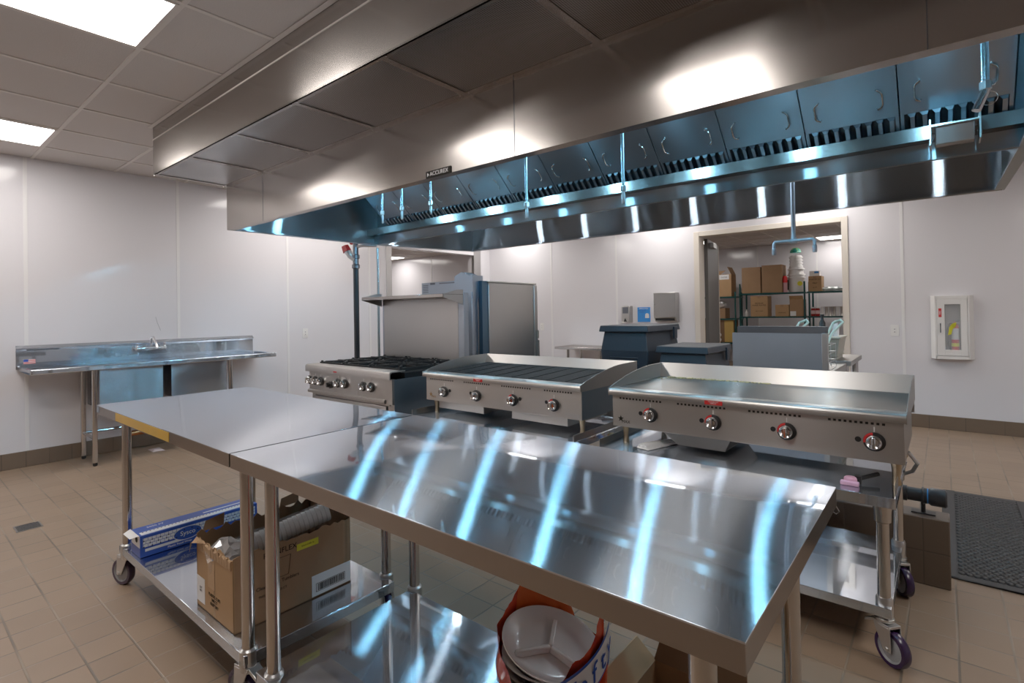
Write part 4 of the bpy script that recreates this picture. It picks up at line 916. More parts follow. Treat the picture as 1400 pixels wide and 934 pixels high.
# ------------------------------------------------------------------ blue film box
bx0, bx1, by0, by1, bz0, bz1 = -2.975, -2.845, .79, 1.33, .192, .292
t = thing('film_box', (-2.91,1.06,.19), 'long blue food wrap box with white weave pattern on the lower shelf', 'box')
build(MB().box(bx0,bx1,by0,by1,bz0,bz1), 'carton', BLUEB, t, bevel=.002)
m = MB(); m.box(bx1, bx1+.0006, by0+.012, by1-.012, bz0+.045, bz0+.086)
build(m, 'white_band_print', WHITEP, t)
build(MB().box(bx1, bx1+.0006, by0+.02, by0+.20, bz0+.024, bz0+.036), 'white_line_print', WHITEP, t)
m = MB(); mk = MB()
for r_ in range(3):
    z = bz0+.0455+r_*.0137
    if r_: m.box(bx1+.0006, bx1+.0011, by0+.012, by1-.012, z-.0008, z+.0008)
    i = 0
    while by0+.014+i*.017+(r_ % 2)*.0085 < by1-.016:
        y = by0+.014+i*.017+(r_ % 2)*.0085; m.box(bx1+.0006, bx1+.0011, y, y+.0014, z, z+.0135)
        if (i+r_) % 2 == 0: mk.box(bx1+.0011, bx1+.0015, y-.002, y+.0035, z-.0025, z+.0025)
        i += 1
build(m, 'weave_pattern_print', BLUEB, t); build(mk, 'dark_dot_print', BLACKP, t)
m = MB(); m.box(bx0+.082, bx1-.010, by0+.01, by1-.01, bz1, bz1+.0006)
build(m, 'top_band_print', WHITEP, t)
build(MB().box(bx0+.045, bx0+.055, by0+.30, by0+.5, bz1, bz1+.0006), 'top_line_print', WHITEP, t)
m = MB()
for i in range(34):
    y = by0+.02+i*.0155
    if y < by1-.02: m.box(bx0+.086, bx0+.092, y, y+.005, bz1+.0006, bz1+.001)
build(m, 'top_dot_print', BLACKP, t)
build(text_mb('2000 FT', .022, (bx0+.035, by0+.09, bz1+.0006), (0,1,0), (-1,0,0), .0004), 'top_lettering', WHITEP, t)
m = MB(); ring = []
build(MB().rings([[(bx1+.0012, .99+math.cos(2*PI*k/28)*.062*s, bz0+.055+math.sin(2*PI*k/28)*.03*s) for k in range(28)] for s in (1, .001)], cap=False), 'oval_emblem', BLUEB, t)
build(MB().tube([(bx1+.0016, .99+math.cos(2*PI*k/28)*.062, bz0+.055+math.sin(2*PI*k/28)*.03) for k in range(29)], .0012, 5), 'oval_outline', WHITEP, t)
build(text_mb('Sysco', .030, (bx1+.0022, .99, bz0+.056), (0,1,0), (0,0,1), .0004), 'emblem_lettering', WHITEP, t)
build(text_mb('Plastic Food Wrap', .014, (bx1+.001, .955, bz0+.014), (0,1,0), (0,0,1), .0003), 'side_lettering', WHITEP, t)
m = MB(); m.face([(bx0-.004,by0-.002,bz1+.002),(bx1-.004,by0-.002,bz1+.002),(bx1-.02,by0-.035,bz1-.006),(bx0+.014,by0-.035,bz1-.006)]); m.box(bx0+.012,bx1-.002,by0-.0012,by0,bz0+.045,bz1-.002); build(m, 'torn_end_flap', WHITEP, t)
build(MB().lathe([(.016,0),(.016,.001)], (bx1-.045,by0-.0013,bz0+.078), '-y', 14), 'end_print', BLACKP, t)

# ------------------------------------------------------------------ torn cardboard box with cups
kx0, kx1, ky0, ky1, kz0, kz1 = -2.225, -1.905, .805, 1.275, .192, .452
t = thing('cardboard_box', ((kx0+kx1)/2, (ky0+ky1)/2, .19), 'torn open brown cardboard box of plastic cups on the lower shelf', 'box')
def torn(p0, p1, zb, ztop, amp, seed, nseg=26, th=(0,0)):
    random.seed(seed); P0 = Vector(p0); P1 = Vector(p1); mm = MB(); pts = []
    for i in range(nseg+1):
        u = i/nseg; z = ztop + random.uniform(-amp, amp)*(0 if i in (0, nseg) else 1)
        pts.append((P0+(P1-P0)*u, z))
    for off in (0, 1):
        pass
    tn = Vector((th[0], th[1], 0))
    for i in range(nseg):
        (a, za), (b, zb2) = pts[i], pts[i+1]
        mm.hexa([(a.x,a.y,zb),(b.x,b.y,zb),(b.x+tn.x,b.y+tn.y,zb),(a.x+tn.x,a.y+tn.y,zb)], [(a.x,a.y,za),(b.x,b.y,zb2),(b.x+tn.x,b.y+tn.y,zb2),(a.x+tn.x,a.y+tn.y,za)])
    return mm
T = .004
build(torn((kx0,ky0),(kx1,ky0),kz0,kz1-.006,.008,11,th=(0,T)), 'end_wall', CARD2, t, smooth=60)
build(torn((kx1-T,ky0),(kx1-T,ky1),kz0,kz1+.0,.007,5,th=(T,0)), 'side_wall', CARD, t, smooth=60)
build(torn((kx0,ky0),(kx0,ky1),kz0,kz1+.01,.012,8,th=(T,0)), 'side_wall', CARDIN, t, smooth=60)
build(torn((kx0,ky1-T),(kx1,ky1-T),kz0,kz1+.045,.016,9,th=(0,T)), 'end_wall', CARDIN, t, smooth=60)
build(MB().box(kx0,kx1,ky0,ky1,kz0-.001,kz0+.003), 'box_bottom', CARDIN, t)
random.seed(4)
m = MB(); m.face([(kx0,ky0,kz1-.002),(kx0+.09,ky0-.002,kz1-.004),(kx0+.02,ky0-.03,kz1-.012),(kx0-.02,ky0-.02,kz1-.065),(kx0-.03,ky0-.005,kz1-.03)]); build(m, 'torn_flap', KRAFTTORN, t)
m = MB(); rr = []
for i in range(12): 
    x = kx0+.02+i*.024; m.hexa([(x,ky0-.003,kz1-.045),(x+.02,ky0-.003,kz1-.045),(x+.02,ky0,kz1-.045),(x,ky0,kz1-.045)], [(x+random.uniform(-.004,.004),ky0-.006,kz1-.012+random.uniform(-.008,.01)),(x+.024,ky0-.006,kz1-.012+random.uniform(-.008,.01)),(x+.02,ky0,kz1-.008),(x,ky0,kz1-.008)])
build(m, 'torn_edge', KRAFTTORN, t)
for i, (ya, yb) in enumerate(((ky0+.02, ky0+.10), (ky0+.33, ky0+.42))):
    m = MB(); m.face([(kx0+.002,ya,kz1+.01),(kx0+.002,yb,kz1+.012),(kx0-.015,yb+.01,kz1+.055),(kx0-.02,ya+.02,kz1+.04)])
    build(m, 'raised_flap', CARDIN, t)
build(MB().box(kx1+.0002, kx1+.0012, ky1-.175, ky1-.002, kz0+.004, kz0+.085), 'shipping_label', PAPER, t)
m = MB(); y = ky1-.15; random.seed(2)
while y < ky1-.035:
    wd = random.choice((.0012,.002,.003)); m.box(kx1+.0012,kx1+.0018,y,y+wd,kz0+.022,kz0+.048); y += wd+random.choice((.0012,.0022))
m.box(kx1+.0012,kx1+.0018,ky1-.158,ky1-.028,kz0+.050,kz0+.0512).box(kx1+.0012,kx1+.0018,ky1-.158,ky1-.028,kz0+.0185,kz0+.0197).box(kx1+.0012,kx1+.0018,ky1-.158,ky1-.1566,kz0+.0185,kz0+.0512).box(kx1+.0012,kx1+.0018,ky1-.0294,ky1-.028,kz0+.0185,kz0+.0512)
build(m, 'barcode', BLACKP, t)
build(MB().box(kx1+.0002, kx1+.0012, ky0+.235, ky0+.325, kz1-.055, kz1-.03), 'yellow_label', YELLOW, t)
build(text_mb('SOLO CUPS 12', .008, (kx1+.0016, ky0+.28, kz1-.042), (0,1,0), (0,0,1), .0002), 'label_lettering', BLACKP, t)
build(text_mb('REYNFLEX', .028, (kx1+.0008, ky0+.17, kz1-.03), (0,1,0), (0,0,1), .0003), 'brand_lettering', BLACKP, t)
build(text_mb('Clear Plastic Tumblers', .018, (kx1+.0008, ky0+.16, kz0+.12), (0,1,0), (0,0,1), .0003), 'product_lettering', BLACKP, t)
build(text_mb('THIS END UP  20 CT', .012, (kx1+.0008, ky0+.14, kz0+.09), (0,1,0), (0,0,1), .0003), 'small_lettering', BLACKP, t)
m = MB(); m.tube([(kx1+.001, ky0+.21, kz1-.055),(kx1+.001, ky0+.20, kz0+.135),(kx1+.001, ky0+.15, kz0+.135),(kx1+.001, ky0+.14, kz1-.055),(kx1+.001, ky0+.21, kz1-.055)], .0008, 4); build(m, 'cup_drawing', BLACKP, t)
build(MB().box(kx0+.004, kx0+.075, ky0-.0012, ky0-.0002, kz0+.02, kz0+.115), 'white_label', PAPER, t)
build(text_mb('LOT\n4471', .012, (kx0+.04, ky0-.0016, kz0+.07), (1,0,0), (0,0,1), .0002), 'lot_lettering', BLACKP, t)
build(MB().box(kx0+.105, kx0+.165, ky0-.0012, ky0-.0002, kz0+.10, kz1-.05), 'tape_strip', KRAFTTORN, t)
build(text_mb('PLASTIC CUPS\n500 CT\nKEEP DRY', .016, (kx0+.16, ky0-.0008, kz0+.06), (1,0,0), (0,0,1), .0003), 'end_lettering', BLACKP, t)
# sleeve of cups inside the box
t = thing('cup_sleeve', (-2.06,1.04,.30), 'long plastic sleeve of clear cups leaning inside the torn cardboard box', 'cups')
p0 = Vector((-2.10,.90,.395)); p1 = Vector((-2.0,1.235,.470)); dd = (p1-p0); N = 20
m = MB(); prof = []
for i in range(N):
    u0, u1 = i/N, (i+1)/N; prof += [(p0+dd*u0, .0365), (p0+dd*(u0+.1/N), .039), (p0+dd*(u0+.7/N), .0375), (p0+dd*(u1-.05/N), .036)]
up = Vector((0,0,1)); a = dd.normalized().cross(up).normalized(); b3 = a.cross(dd.normalized())
m.rings([[p+(a*math.cos(2*PI*k/20)+b3*math.sin(2*PI*k/20))*rr for k in range(20)] for p, rr in prof])
CUPS = plain('clear_cup_plastic', (.82,.85,.88), .15, 0, coat=.6); build(m, 'cup_stack', CUPS, t)
random.seed(12); rg = []
for i in range(14):
    u = i/13; p = (p0-dd*.28)+dd*1.27*u
    rg.append([p+(a*math.cos(2*PI*k/16)+b3*math.sin(2*PI*k/16))*(.046+random.uniform(-.002,.004)) for k in range(16)])
build(MB().rings(rg), 'plastic_bag', FILM, t)
m = MB(); bmesh.ops.create_icosphere(m.bm, subdivisions=3, radius=.06)
for v in m.bm.verts: v.co = Vector((v.co.x*1.3-2.10, v.co.y*1.0+.865, v.co.z*.7+.405)) + Vector((random.uniform(-.009,.009),random.uniform(-.009,.009),random.uniform(-.009,.009)))
build(m, 'crinkled_bag_end', plain('crinkled_film', (.45,.43,.42), .12, 0, coat=.8), t, smooth=10)

# ------------------------------------------------------------------ bag of foam plates and small open box
t = thing('plate_bag', (-.74,1.02,.19), 'orange and red plastic bag of white divided foam plates under the table', 'bag')
PC = Vector((-.735,1.045,.50)); tilt = math.radians(14)
m = MB(); m.lathe([(.0001,-.020),(.070,-.020),(.092,-.014),(.112,.004),(.120,.006),(.1205,.003),(.113,.0),(.094,-.018),(.07,-.026),(.0001,-.026)], tuple(PC), 'z', 48, cap=False); m.rot(tilt, PC, 'Y'); pl = build(m, 'foam_plate', FOAM, t)
m = MB()
for an in (math.radians(118), math.radians(-118), math.radians(2)):
    ca, sa = math.cos(an), math.sin(an); px, py = -sa, ca
    q = [(ca*.002+px*.006, sa*.002+py*.006), (ca*.095+px*.006, sa*.095+py*.006), (ca*.095-px*.006, sa*.095-py*.006), (ca*.002-px*.006, sa*.002-py*.006)]
    q2 = [(c0*.98, c1*.98) for c0, c1 in q]
    m.hexa([(PC.x+c0, PC.y+c1, PC.z-.021) for c0, c1 in q], [(PC.x+ca*.004+(c0-ca*.004)*.8 if False else PC.x+c0*.97, PC.y+c1*.97, PC.z-.004) for c0, c1 in q])
m.rot(tilt, PC, 'Y'); build(m, 'plate_divider', FOAM, pl, bevel=.003)
m = MB()
for i in range(1, 12): m.lathe([(.088,-.014-.02*i),(.112,.004-.02*i),(.119,.005-.02*i),(.112,-.002-.02*i)], (PC.x,PC.y,PC.z), 'z', 36, cap=False)
build(m, 'plate_stack', FOAM, t)
# the bag wall
random.seed(21)
ctl = [(-180,.05),(-145,.02),(-100,-.03),(-75,-.035),(-50,-.008),(-30,.03),(-5,.08),(12,.12),(28,.085),(40,.0),(58,-.012),(92,-.012),(104,.04),(128,.115),(160,.10),(180,.05)]
def rim(deg):
    deg = (deg+180) % 360-180
    for (a0, h0), (a1, h1) in zip(ctl[:-1], ctl[1:]):
        if a0 <= deg <= a1:
            u = (deg-a0)/(a1-a0); u = u*u*(3-2*u); return h0+(h1-h0)*u
    return .05
NK = 96; jag = [random.uniform(-.003,.004) for _ in range(NK)]
def bagring(t_, k):
    deg = -180+360*k/NK; an = math.radians(deg); top = PC.z+rim(deg)+.004*math.sin(9*an)
    z = .192+(top-.192)*t_
    rr = .127+.0035*math.sin(5*an+t_*9)+.003*math.sin(13*an-t_*14)+jag[(k+int(t_*40)) % NK]*.5-(.008 if t_ == 0 else 0)
    return (PC.x+math.cos(an)*rr, PC.y+math.sin(an)*rr, z)
TS = [0,.15,.3,.45,.6,.72,.82,.9,.96,1]
def bagpart(k0, k1, rings=TS): return MB().rings([[bagring(t_, k) for k in range(k0, k1+1)] for t_ in rings], close=False, cap=False)
k_or0, k_or1 = int((98+180)/360*NK), int((172+180)/360*NK)
build(bagpart(k_or1, k_or0+NK), 'printed_film', REDFILM, t)
build(bagpart(k_or0, k_or1), 'orange_film', ORANGE, t)
def arc_patch(a0, a1, z0, z1, rad, nn=14, dz=0):
    mm = MB(); R = [[], []]
    for k in range(nn+1):
        an = a0+(a1-a0)*k/nn
        R[0].append((PC.x+math.cos(an)*rad, PC.y+math.sin(an)*rad, z0+dz*k/nn)); R[1].append((PC.x+math.cos(an)*rad, PC.y+math.sin(an)*rad, z1+dz*k/nn))
    mm.rings(R, close=False, cap=False); return mm
A = math.radians
build(arc_patch(A(-68), A(26), .405, .480, .1385, nn=24, dz=.108), 'blue_border', BLUEP, t)
build(arc_patch(A(-66), A(24), .412, .475, .1393, nn=24, dz=.105), 'white_banner', WHITEP, t)
for i, ch in enumerate('Hefty'):
    an = A(-40+i*13); rad = .1422
    build(text_mb(ch, .062, (PC.x+math.cos(an)*rad, PC.y+math.sin(an)*rad, .474+.0155*i), (-math.sin(an), math.cos(an), .45), (.0,0,1), .0006), 'bag_letter', BLUEP, t)
for i, ch in enumerate('20ct'):
    an = A(6+i*8); rad = .1385
    build(text_mb(ch, .024, (PC.x+math.cos(an)*rad, PC.y+math.sin(an)*rad, .604-.003*i), (-math.sin(an), math.cos(an), .3), (0,0,1), .0005), 'count_letter', WHITEP, t)
t = thing('carton', (-.50,1.12,.19), 'small open tan cardboard carton beside the bag of foam plates', 'box')
ox0, ox1, oy0, oy1, oz = -.585,-.36,1.0,1.29,.40
m = MB(); m.box(ox0,ox1,oy0,oy0+.004,.192,oz).box(ox0,ox1,oy1-.004,oy1,.192,oz+.0).box(ox0,ox0+.004,oy0+.004,oy1-.004,.192,oz).box(ox1-.004,ox1,oy0+.004,oy1-.004,.192,oz).box(ox0,ox1,oy0,oy1,.191,.194); build(m, 'carton_body', CARD, t)
build(MB().hexa([(ox0,oy1-.004,oz),(ox1,oy1-.004,oz),(ox1,oy1,oz),(ox0,oy1,oz)], [(ox0+.01,oy1+.03,oz+.06),(ox1-.01,oy1+.03,oz+.06),(ox1-.01,oy1+.034,oz+.06),(ox0+.01,oy1+.034,oz+.06)]), 'carton_flap', CARDIN, t)
build(MB().hexa([(ox0,oy0,oz),(ox0,oy1,oz),(ox0+.003,oy1,oz),(ox0+.003,oy0,oz)], [(ox0-.05,oy0,oz+.04),(ox0-.05,oy1,oz+.04),(ox0-.047,oy1,oz+.04),(ox0-.047,oy0,oz+.04)]), 'carton_flap', CARD2, t)

# ------------------------------------------------------------------ sink on the left wall
t = thing('two_bowl_sink', (-5.95,1.85,0), 'long stainless two bowl sink with drainboards on the sink wall', 'sink')
sx, sy0, sy1, zr = -5.695, .83, 2.90, .885
m = MB(); th = .004; xb = XL+.012
m.box(xb, sx-.02, sy0+.02, 1.30, zr-.03, zr-.026).box(xb, sx-.02, 2.385, sy1-.02, zr-.03, zr-.026).box(xb, sx-.02, 1.80, 1.87, zr-.03, zr-.026)
m.box(xb, xb+.06, 1.30, 1.80, zr-.03, zr-.026).box(xb, xb+.06, 1.87, 2.385, zr-.03, zr-.026).box(sx-.05, sx-.02, 1.30, 1.80, zr-.03, zr-.026).box(sx-.05, sx-.02, 1.87, 2.385, zr-.03, zr-.026)
build(m, 'drainboard', S_TOP, t)
m = MB(); m.box(sx-.022, sx, sy0, sy1, zr-.045, zr).box(xb, sx-.022, sy0, sy0+.022, zr-.045, zr).box(xb, sx-.022, sy1-.022, sy1, zr-.045, zr); build(m, 'rolled_rim', S_TOP, t, bevel=.008, seg=3)
m = MB(); m.prism([(xb,.86),(xb,1.065),(xb+.004,1.068),(xb+.03,1.045),(xb+.03,1.035),(xb+.012,1.02),(xb+.012,.86)], 'y', sy0-.02, sy1-.03); build(m, 'backsplash', S_TOP, t)
for y0, y1 in ((1.30,1.80),(1.87,2.385)):
    m = MB(); m.box(sx-.053, sx-.05, y0, y1, .50, zr-.026).box(xb+.06, xb+.063, y0, y1, .50, zr-.026).box(xb+.063, sx-.053, y0, y0+.003, .50, zr-.026).box(xb+.063, sx-.053, y1-.003, y1, .50, zr-.026).box(xb+.06, sx-.05, y0, y1, .497, .50)
    build(m, 'bowl', S_BOWL, t, bevel=.006)
for x, y in ((-5.735,1.262),(-5.735,2.42),(-6.12,1.262),(-6.12,2.42)):
    l = build(MB().lathe([(.0205,.03),(.0205,zr-.03)], (x,y,0), 'z', 18), 'leg', S_TUBE, t)
    build(MB().lathe([(.013,0),(.018,.006),(.018,.035)], (x,y,0), 'z', 14), 'foot', BLACK, l)
m = MB(); m.cyl((-5.735,1.262,.24),(-6.12,1.262,.24),.013,10).cyl((-6.12,1.262,.24),(-6.12,2.42,.24),.013,10).cyl((-5.735,2.42,.24),(-6.12,2.42,.24),.013,10); build(m, 'cross_brace', S_TUBE, t)
f = thing('sink_faucet', (-6.17,1.82,.96), 'chrome wall mounted faucet with two handles and swing spout above the sink', 'faucet')
build(MB().cyl((-6.14,1.70,.985),(-6.14,1.94,.985),.016,14), 'valve_body', CHROME, f)
for y in (1.70,1.94):
    build(MB().cyl((XL+.03,y,.985),(-6.14,y,.985),.014,12).lathe([(.017,-.02),(.02,.0),(.012,.02),(.012,.035)], (-6.14,y,.99), 'z', 12), 'valve', CHROME, f)
    build(MB().tube([(-6.14,y,1.03),(-6.115,y-.012,1.035),(-6.08,y-.02,1.04)], .006, 8).lathe([(.012,0),(.014,.012),(.004,.018)], (-6.14,y,1.018), 'z', 12), 'lever_handle', CHROME, f)
build(MB().tube([(-6.14,1.82,.985),(-6.14,1.82,1.07),(-6.12,1.82,1.10),(-6.07,1.82,1.10),(-5.98,1.82,1.02),(-5.965,1.82,.985)], .010, 12), 'spout', CHROME, f)
m = MB(); m.box(xb+.03, xb+.06, sy0-.022, sy0-.0205, .93, .965)
st = MB().box(sx-.34, sx-.30, sy0-.0015, sy0, zr-.03, zr-.008); 
st = MB().prism([(XL+.014,.935),(XL+.014,.975),(XL+.060,.975),(XL+.060,.935)], 'y', sy0-.0225, sy0-.0205)
fl = build(MB().box(XL+.0245, XL+.0262, .86, .94, .905, .945), 'flag_sticker', WHITEP, t)
m = MB()
for k in range(4): m.box(XL+.0262, XL+.0268, .86, .94, .907+k*.010, .912+k*.010)
build(m, 'flag_stripes', RED, fl); build(MB().box(XL+.0268, XL+.0274, .86, .892, .925, .945), 'flag_canton', BLUEP, fl)
build(MB().box(XL+.0290+.0134, XL+.0440, .88, 1.10, 1.022, 1.034), 'maker_plate', S_DARK, t)
t = thing('copper_drain_pipe', (-5.93,1.7,0), 'short copper and brass drain pipe beneath the sink', 'pipe')
build(MB().tube([(-5.93,1.52,.20),(-5.93,1.9,.20),(-5.93,2.1,.23),(-5.93,2.14,.30),(-5.93,2.14,.497)], .026, 14), 'pipe', COPPER, t)
build(MB().tube([(-5.93,1.56,.497),(-5.93,1.56,.22),(-5.93,1.56,0)], .022, 14), 'tailpiece', COPPER, t)
t = build(MB().hexa([(-6.0,1.74,.001),(-5.86,1.74,.001),(-5.84,1.84,.001),(-6.0,1.84,.001)], [(-5.98,1.75,.008),(-5.88,1.76,.02),(-5.87,1.82,.012),(-5.99,1.83,.006)]), 'crumpled_rag', plain('pale_rag', (.6,.5,.5), .8)); tag(t, 'small crumpled rag on the floor beneath the sink', 'rag')
tt = build(MB().tube([(XL+.003,1.93,1.16),(XL+.004,1.90,1.24),(XL+.004,1.885,1.30)], .0012, 5), 'wall_scratch', S_DARK); tt['kind'] = 'structure'; tt.name = 'trim_90'

# ------------------------------------------------------------------ storage room: wire shelving and goods
SY = 12.62; SZ = [.55, 1.09, 1.61]
def shelving(x0, x1, y0, y1, ztop, label, posts, levels=SZ):
    t = thing('wire_shelving', ((x0+x1)/2, (y0+y1)/2, 0), label, 'shelving', 'dark green wire shelving units')
    for z in levels:
        m = MB(); m.box(x0, x1, y0, y0+.01, z-.03, z).box(x0, x1, y1-.01, y1, z-.03, z).box(x0, x0+.01, y0+.01, y1-.01, z-.03, z).box(x1-.01, x1, y0+.01, y1-.01, z-.03, z)
        k = int((x1-x0)/.03)
        for i in range(1, k): m.box(x0+i*.03-.0025, x0+i*.03+.0025, y0+.01, y1-.01, z-.006, z-.001)
        build(m, 'wire_shelf', GREENB, t)
    for px, py in posts: build(MB().lathe([(.018,0),(.018,ztop)], (px,py,0), 'z', 12), 'post', GREENB, t)
    return t
shelving(-3.54,-2.24,SY,SY+.55,1.83,'green wire shelving unit in the storage room holding two big plain boxes', [(-3.52,SY+.02),(-2.235,SY+.02),(-3.52,SY+.53),(-2.235,SY+.53)])
shelving(-2.19,-.9,SY+.03,SY+.58,1.66,'green wire shelving unit in the storage room with the row of steel cans', [(-2.17,SY+.56),(-.92,SY+.05),(-.92,SY+.56)])
shelving(-5.0,-3.60,SY+.02,SY+.57,1.66,'green wire shelving unit in the storage room behind the open door', [(-3.63,SY+.04),(-4.98,SY+.04),(-3.63,SY+.55),(-4.98,SY+.55)], [.50,1.05,1.555])
def sbox(x0, x1, y0, y1, z0, z1, label, mat=CARD2, extra=None, name='storage_box'):
    t = thing(name, ((x0+x1)/2, (y0+y1)/2, z0), label, 'box', 'cardboard boxes in the storage room')
    build(MB().box(x0,x1,y0,y1,z0+.001,z1), 'carton', mat, t, bevel=.003)
    build(MB().box((x0+x1)/2-.03,(x0+x1)/2+.03,y0-.0008,y0,z1-.05,z1).box((x0+x1)/2-.03,(x0+x1)/2+.03,y0-.0008,y1,z1,z1+.0008), 'packing_tape', CARD, t)
    if extra:
        for txt, sz, dz2 in extra: build(text_mb(txt, sz, ((x0+x1)/2, y0-.0012, z0+dz2), (1,0,0), (0,0,1), .0004), 'printed_lettering', BLACKP, t)
    return t
z = 1.61
sbox(-3.475,-3.085,SY+.02,SY+.42,z,2.19,'big plain cardboard box on the top shelf, on the side of the open door',CARD)
sbox(-3.060,-2.655,SY+.02,SY+.42,z,2.215,'big plain cardboard box on the top shelf beside the red topped bottle',CARD)
z2 = 1.09
sbox(-3.30,-2.95,SY+.02,SY+.36,z2,1.545,'tan printed carton on the middle shelf under the big plain boxes',CARD2,[('MEDIUM\nPAPER PLATES',.045,.27),('100 COUNT',.03,.12)])
sbox(-2.80,-2.535,SY+.02,SY+.32,z2,1.345,'low tan printed carton on the middle shelf next to the open carton',CARD2,[('NAPKINS',.035,.08)])
t = sbox(-2.52,-2.26,SY+.02,SY+.32,z2,1.45,'open tan carton with white label on the middle shelf by the post',CARD)
build(MB().hexa([(-2.52,SY+.02,1.45),(-2.26,SY+.02,1.45),(-2.26,SY+.024,1.45),(-2.52,SY+.024,1.45)],[(-2.52,SY-.02,1.53),(-2.26,SY-.02,1.53),(-2.26,SY-.016,1.53),(-2.52,SY-.016,1.53)]), 'flap', CARD2, t)
build(MB().box(-2.51,-2.40,SY+.0185,SY+.0195,1.10,1.20), 'white_label', PAPER, t)
t = sbox(-2.165,-1.925,SY+.05,SY+.35,1.61,1.93,'tan carton with black lettering on the top shelf beyond the white buckets',CARD2,[('BOBSTER CO',.035,.25),('PREP',.04,.17),('6 CT',.035,.08)])
t = sbox(-4.30,-3.71,SY+.05,SY+.40,1.555,2.07,'open cardboard box with upright flaps and white label behind the open door',CARD2)
build(MB().box(-3.98,-3.76,SY+.048,SY+.0495,1.95,2.06), 'white_label', PAPER, t)
build(text_mb('GLOVES', .04, (-3.87,SY+.047,2.0), (1,0,0), (0,0,1), .0004), 'label_lettering', BLACKP, t)
build(MB().hexa([(-4.1,SY+.05,2.07),(-3.95,SY+.05,2.07),(-3.95,SY+.055,2.07),(-4.1,SY+.055,2.07)],[(-3.98,SY+.05,2.15),(-3.83,SY+.05,2.155),(-3.83,SY+.055,2.155),(-3.98,SY+.055,2.15)]), 'flap', CARD, t)
build(MB().hexa([(-3.72,SY+.05,2.07),(-3.71,SY+.05,2.07),(-3.71,SY+.40,2.07),(-3.72,SY+.40,2.07)],[(-3.80,SY+.05,2.24),(-3.79,SY+.05,2.24),(-3.79,SY+.40,2.24),(-3.80,SY+.40,2.24)]), 'flap', CARD, t)
sbox(-4.30,-3.86,SY+.05,SY+.40,1.05,1.29,'small brown carton on the middle shelf holding a clear bag, behind the open door',CARD)
t = thing('clear_bag', (-4.05,SY+.2,1.29), 'crumpled clear plastic bag on the small brown carton', 'bag')
m = MB(); bmesh.ops.create_icosphere(m.bm, subdivisions=3, radius=.12); random.seed(5)
for v in m.bm.verts: v.co = Vector((v.co.x*1.4-4.05, v.co.y+SY+.2, max(1.291, v.co.z*.8+1.37))) + Vector((random.uniform(-.015,.015),random.uniform(-.015,.015),random.uniform(0,.015)))
build(m, 'crumpled_film', plain('white_film', (.7,.7,.72), .2, coat=.5), t, smooth=10)
t = sbox(-4.4,-3.68,SY+.05,SY+.40,.50,1.015,'open tan carton of rolled paper on the lower shelf, behind the open door',CARDIN)
build(MB().box(-3.88,-3.68,SY+.045,SY+.05,.51,1.0), 'open_flap', plain('yellow_card', (.55,.36,.10), .6), t)
for i in range(3):
    for j in range(2):
        tag(build(MB().cyl((-4.22+i*.11, SY-.0, .56+j*.11), (-4.22+i*.11, SY+.048, .56+j*.11), .05, 14), 'paper_roll', FOAM), 'white paper roll end in the open carton on the lower shelf', 'paper roll', 'paper rolls in the open carton')
# buckets
for i in range(7):
    zb = 1.61+(0 if i == 0 else .30+.052*(i-1)); big = i < 2
    R = .165 if big else (.155 if i == 2 else .125)
    if i < 2: zb = 1.61+i*.06
    else: zb = 1.61+.12+(i-1)*.062
    prof = [(R*.84, .0), (R*.93, .30), (R*1.07, .302), (R*1.07, .326), (R*.9, .328), (R*.9, .358), (R*.85,.36)]
    b = thing('plastic_bucket', (-2.425,SY+.25,zb), 'white plastic bucket on the storage shelf, %s of the stack' % ('lowest','second from the bottom','third from the bottom','fourth from the bottom','fifth from the bottom','sixth from the bottom','topmost')[i], 'bucket', 'stacked white buckets')
    build(MB().lathe([(r0*(1 if i == 0 else .985), h0) for r0, h0 in prof], (-2.425,SY+.25,zb), 'z', 32), 'bucket_body', PLASTIC, b)
    if i == 0:
        build(MB().lathe([(.05,0),(.05,.001)], (-2.33,SY+.25-.155,zb+.18), '-y', 18), 'yellow_emblem', YELLOW, b)
        build(MB().box(-2.58,-2.565,SY+.16,SY+.20,zb+.05,zb+.27), 'side_print', BLACKP, b)
t = thing('sponge_pack', (-2.43,SY+.25,2.465), 'green sponge pack on top of the white bucket stack', 'sponges')
build(MB().lathe([(.11,0),(.10,.05),(.06,.09),(.0001,.10)], (-2.43,SY+.25,2.465), 'z', 12), 'pack', plain('teal_print', (.02,.35,.28), .4), t)
build(MB().lathe([(.112,.012),(.095,.06),(.05,.1),(.001,.104)], (-2.43,SY+.25,2.465), 'z', 6), 'green_print', plain('lime_print', (.30,.65,.15), .4), t)
t = thing('squeeze_bottle', (-2.61,SY+.1,1.61), 'pink bottle with red cap between big plain box and white buckets', 'bottle')
build(MB().lathe([(.042,.002),(.045,.02),(.045,.20),(.044,.21)], (-2.61,SY+.08,1.61), 'z', 18), 'bottle_body', plain('pale_pink', (.65,.35,.38), .4), t)
build(MB().lathe([(.047,.21),(.047,.30),(.035,.35),(.012,.36)], (-2.61,SY+.08,1.61), 'z', 18), 'cap', plain('bright_red', (.7,.015,.02), .35), t)
t = thing('glove_box', (-2.06,SY+.2,1.932), 'small white and blue box on top of the lettered carton', 'box')
build(MB().box(-2.15,-1.97,SY+.1,SY+.3,1.932,2.04), 'carton', PLASTIC, t)
build(MB().box(-2.06,-1.98,SY+.099,SY+.10,1.99,2.03), 'blue_print', SKYB, t)
for i in range(4):
    x = -2.125+i*.058 if i < 2 else 0
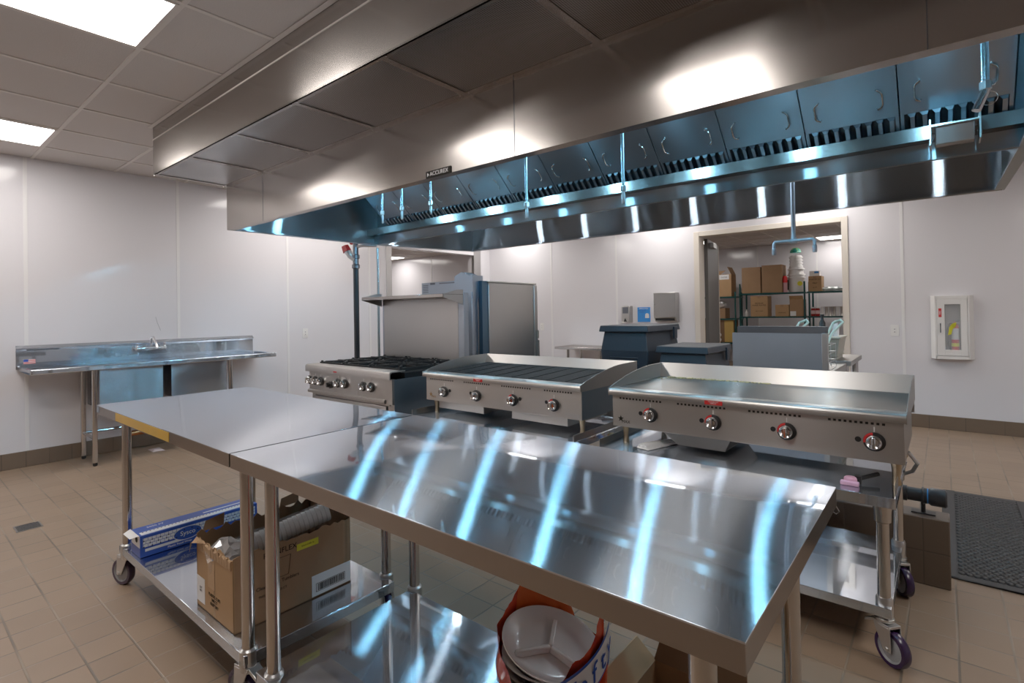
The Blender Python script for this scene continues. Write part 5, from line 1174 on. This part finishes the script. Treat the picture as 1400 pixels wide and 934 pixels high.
for i, x in enumerate((-2.10, -2.02)):
    t = thing('sauce_jar', (x,SY+.15,1.09), ('red sauce jar with white lid beside the shelf post', 'red sauce jar next to the row of steel cans')[i], 'jar', 'red sauce jars on the middle shelf')
    build(MB().lathe([(.04,.001),(.043,.01),(.043,.15),(.032,.165)], (x,SY+.13,1.09), 'z', 16), 'jar_body', plain('sauce_red', (.35,.015,.015), .3), t)
    build(MB().lathe([(.036,.165),(.036,.19),(.0001,.191)], (x,SY+.13,1.09), 'z', 16), 'lid', PLASTIC, t)
    build(MB().lathe([(.0437,.05),(.0437,.12)], (x,SY+.13,1.09), 'z', 16, cap=False), 'jar_label', plain('pale_red_label', (.7,.5,.5), .5), t)
CAN = plain('tin_can', (.55,.52,.48), .3, 1)
for i in range(12):
    x = -1.93+i*.068
    c = build(MB().lathe([(.030,.0),(.032,.004),(.032,.008),(.030,.012),(.030,.185),(.032,.19),(.032,.196),(.0001,.194)], (x,SY+.14+.01*(i%2),1.091), 'z', 16), 'metal_can', CAN if i % 4 else PLASTIC)
    tag(c, 'plain cylindrical can in the close row on the middle storage shelf', 'can', 'steel cans in a row on the storage shelf')
t = thing('spray_can', (-3.41,SY+.1,1.09), 'small white bottle on the middle shelf by the post', 'bottle')
build(MB().lathe([(.028,.001),(.03,.01),(.03,.10),(.012,.12),(.012,.14),(.016,.14),(.016,.16),(.0001,.161)], (-3.41,SY+.1,1.09), 'z', 14), 'bottle_body', PLASTIC, t)
for i, (x, lab) in enumerate(((-1.75,'crumpled clear bag on the top shelf past the lettered carton'),)):
    m = MB(); bmesh.ops.create_icosphere(m.bm, subdivisions=3, radius=.1); random.seed(31)
    for v in m.bm.verts: v.co = Vector((v.co.x*2.2+x, v.co.y+SY+.2, max(1.611, v.co.z*.5+1.64))) + Vector((random.uniform(-.014,.014),random.uniform(-.014,.014),random.uniform(0,.02)))
    tag(build(m, 'folded_clear_bag', plain('clear_bag_film', (.5,.55,.55), .15, coat=.6), smooth=10), lab, 'bag')

# ------------------------------------------------------------------ camera
cam = bpy.data.cameras.new('camera'); co = bpy.data.objects.new('camera', cam); COL.objects.link(co)
yaw, pit, rol, hh = -.6975, .009, -.0167, 1.2982
f_px, cxp, cyp = 721.93, 684.47, 419.49
fw = Vector((math.sin(yaw), math.cos(yaw), 0)); rt = Vector((math.cos(yaw), -math.sin(yaw), 0)); up = Vector((0,0,1))
FWv = fw*math.cos(pit)+up*math.sin(pit); U2 = up*math.cos(pit)-fw*math.sin(pit)
RT = rt*math.cos(rol)+U2*math.sin(rol); UP = U2*math.cos(rol)-rt*math.sin(rol)
M = Matrix(((RT.x,UP.x,-FWv.x,0),(RT.y,UP.y,-FWv.y,0),(RT.z,UP.z,-FWv.z,hh),(0,0,0,1)))
co.matrix_world = M
cam.sensor_fit = 'HORIZONTAL'; cam.sensor_width = 36; cam.lens = f_px/1400*36
cam.shift_x = (700-cxp)/1400; cam.shift_y = (cyp-467)/1400
cam.clip_start = .02; cam.clip_end = 60
sc = bpy.context.scene; sc.camera = co
wd = bpy.data.worlds.new('world'); sc.world = wd; wd.use_nodes = True
wd.node_tree.nodes['Background'].inputs[0].default_value = (.5,.5,.55,1); wd.node_tree.nodes['Background'].inputs[1].default_value = .05
sc.view_settings.view_transform = 'Standard'
sc.view_settings.look = 'None'
sc.view_settings.exposure = 0.14
sc.view_settings.gamma = 1.14
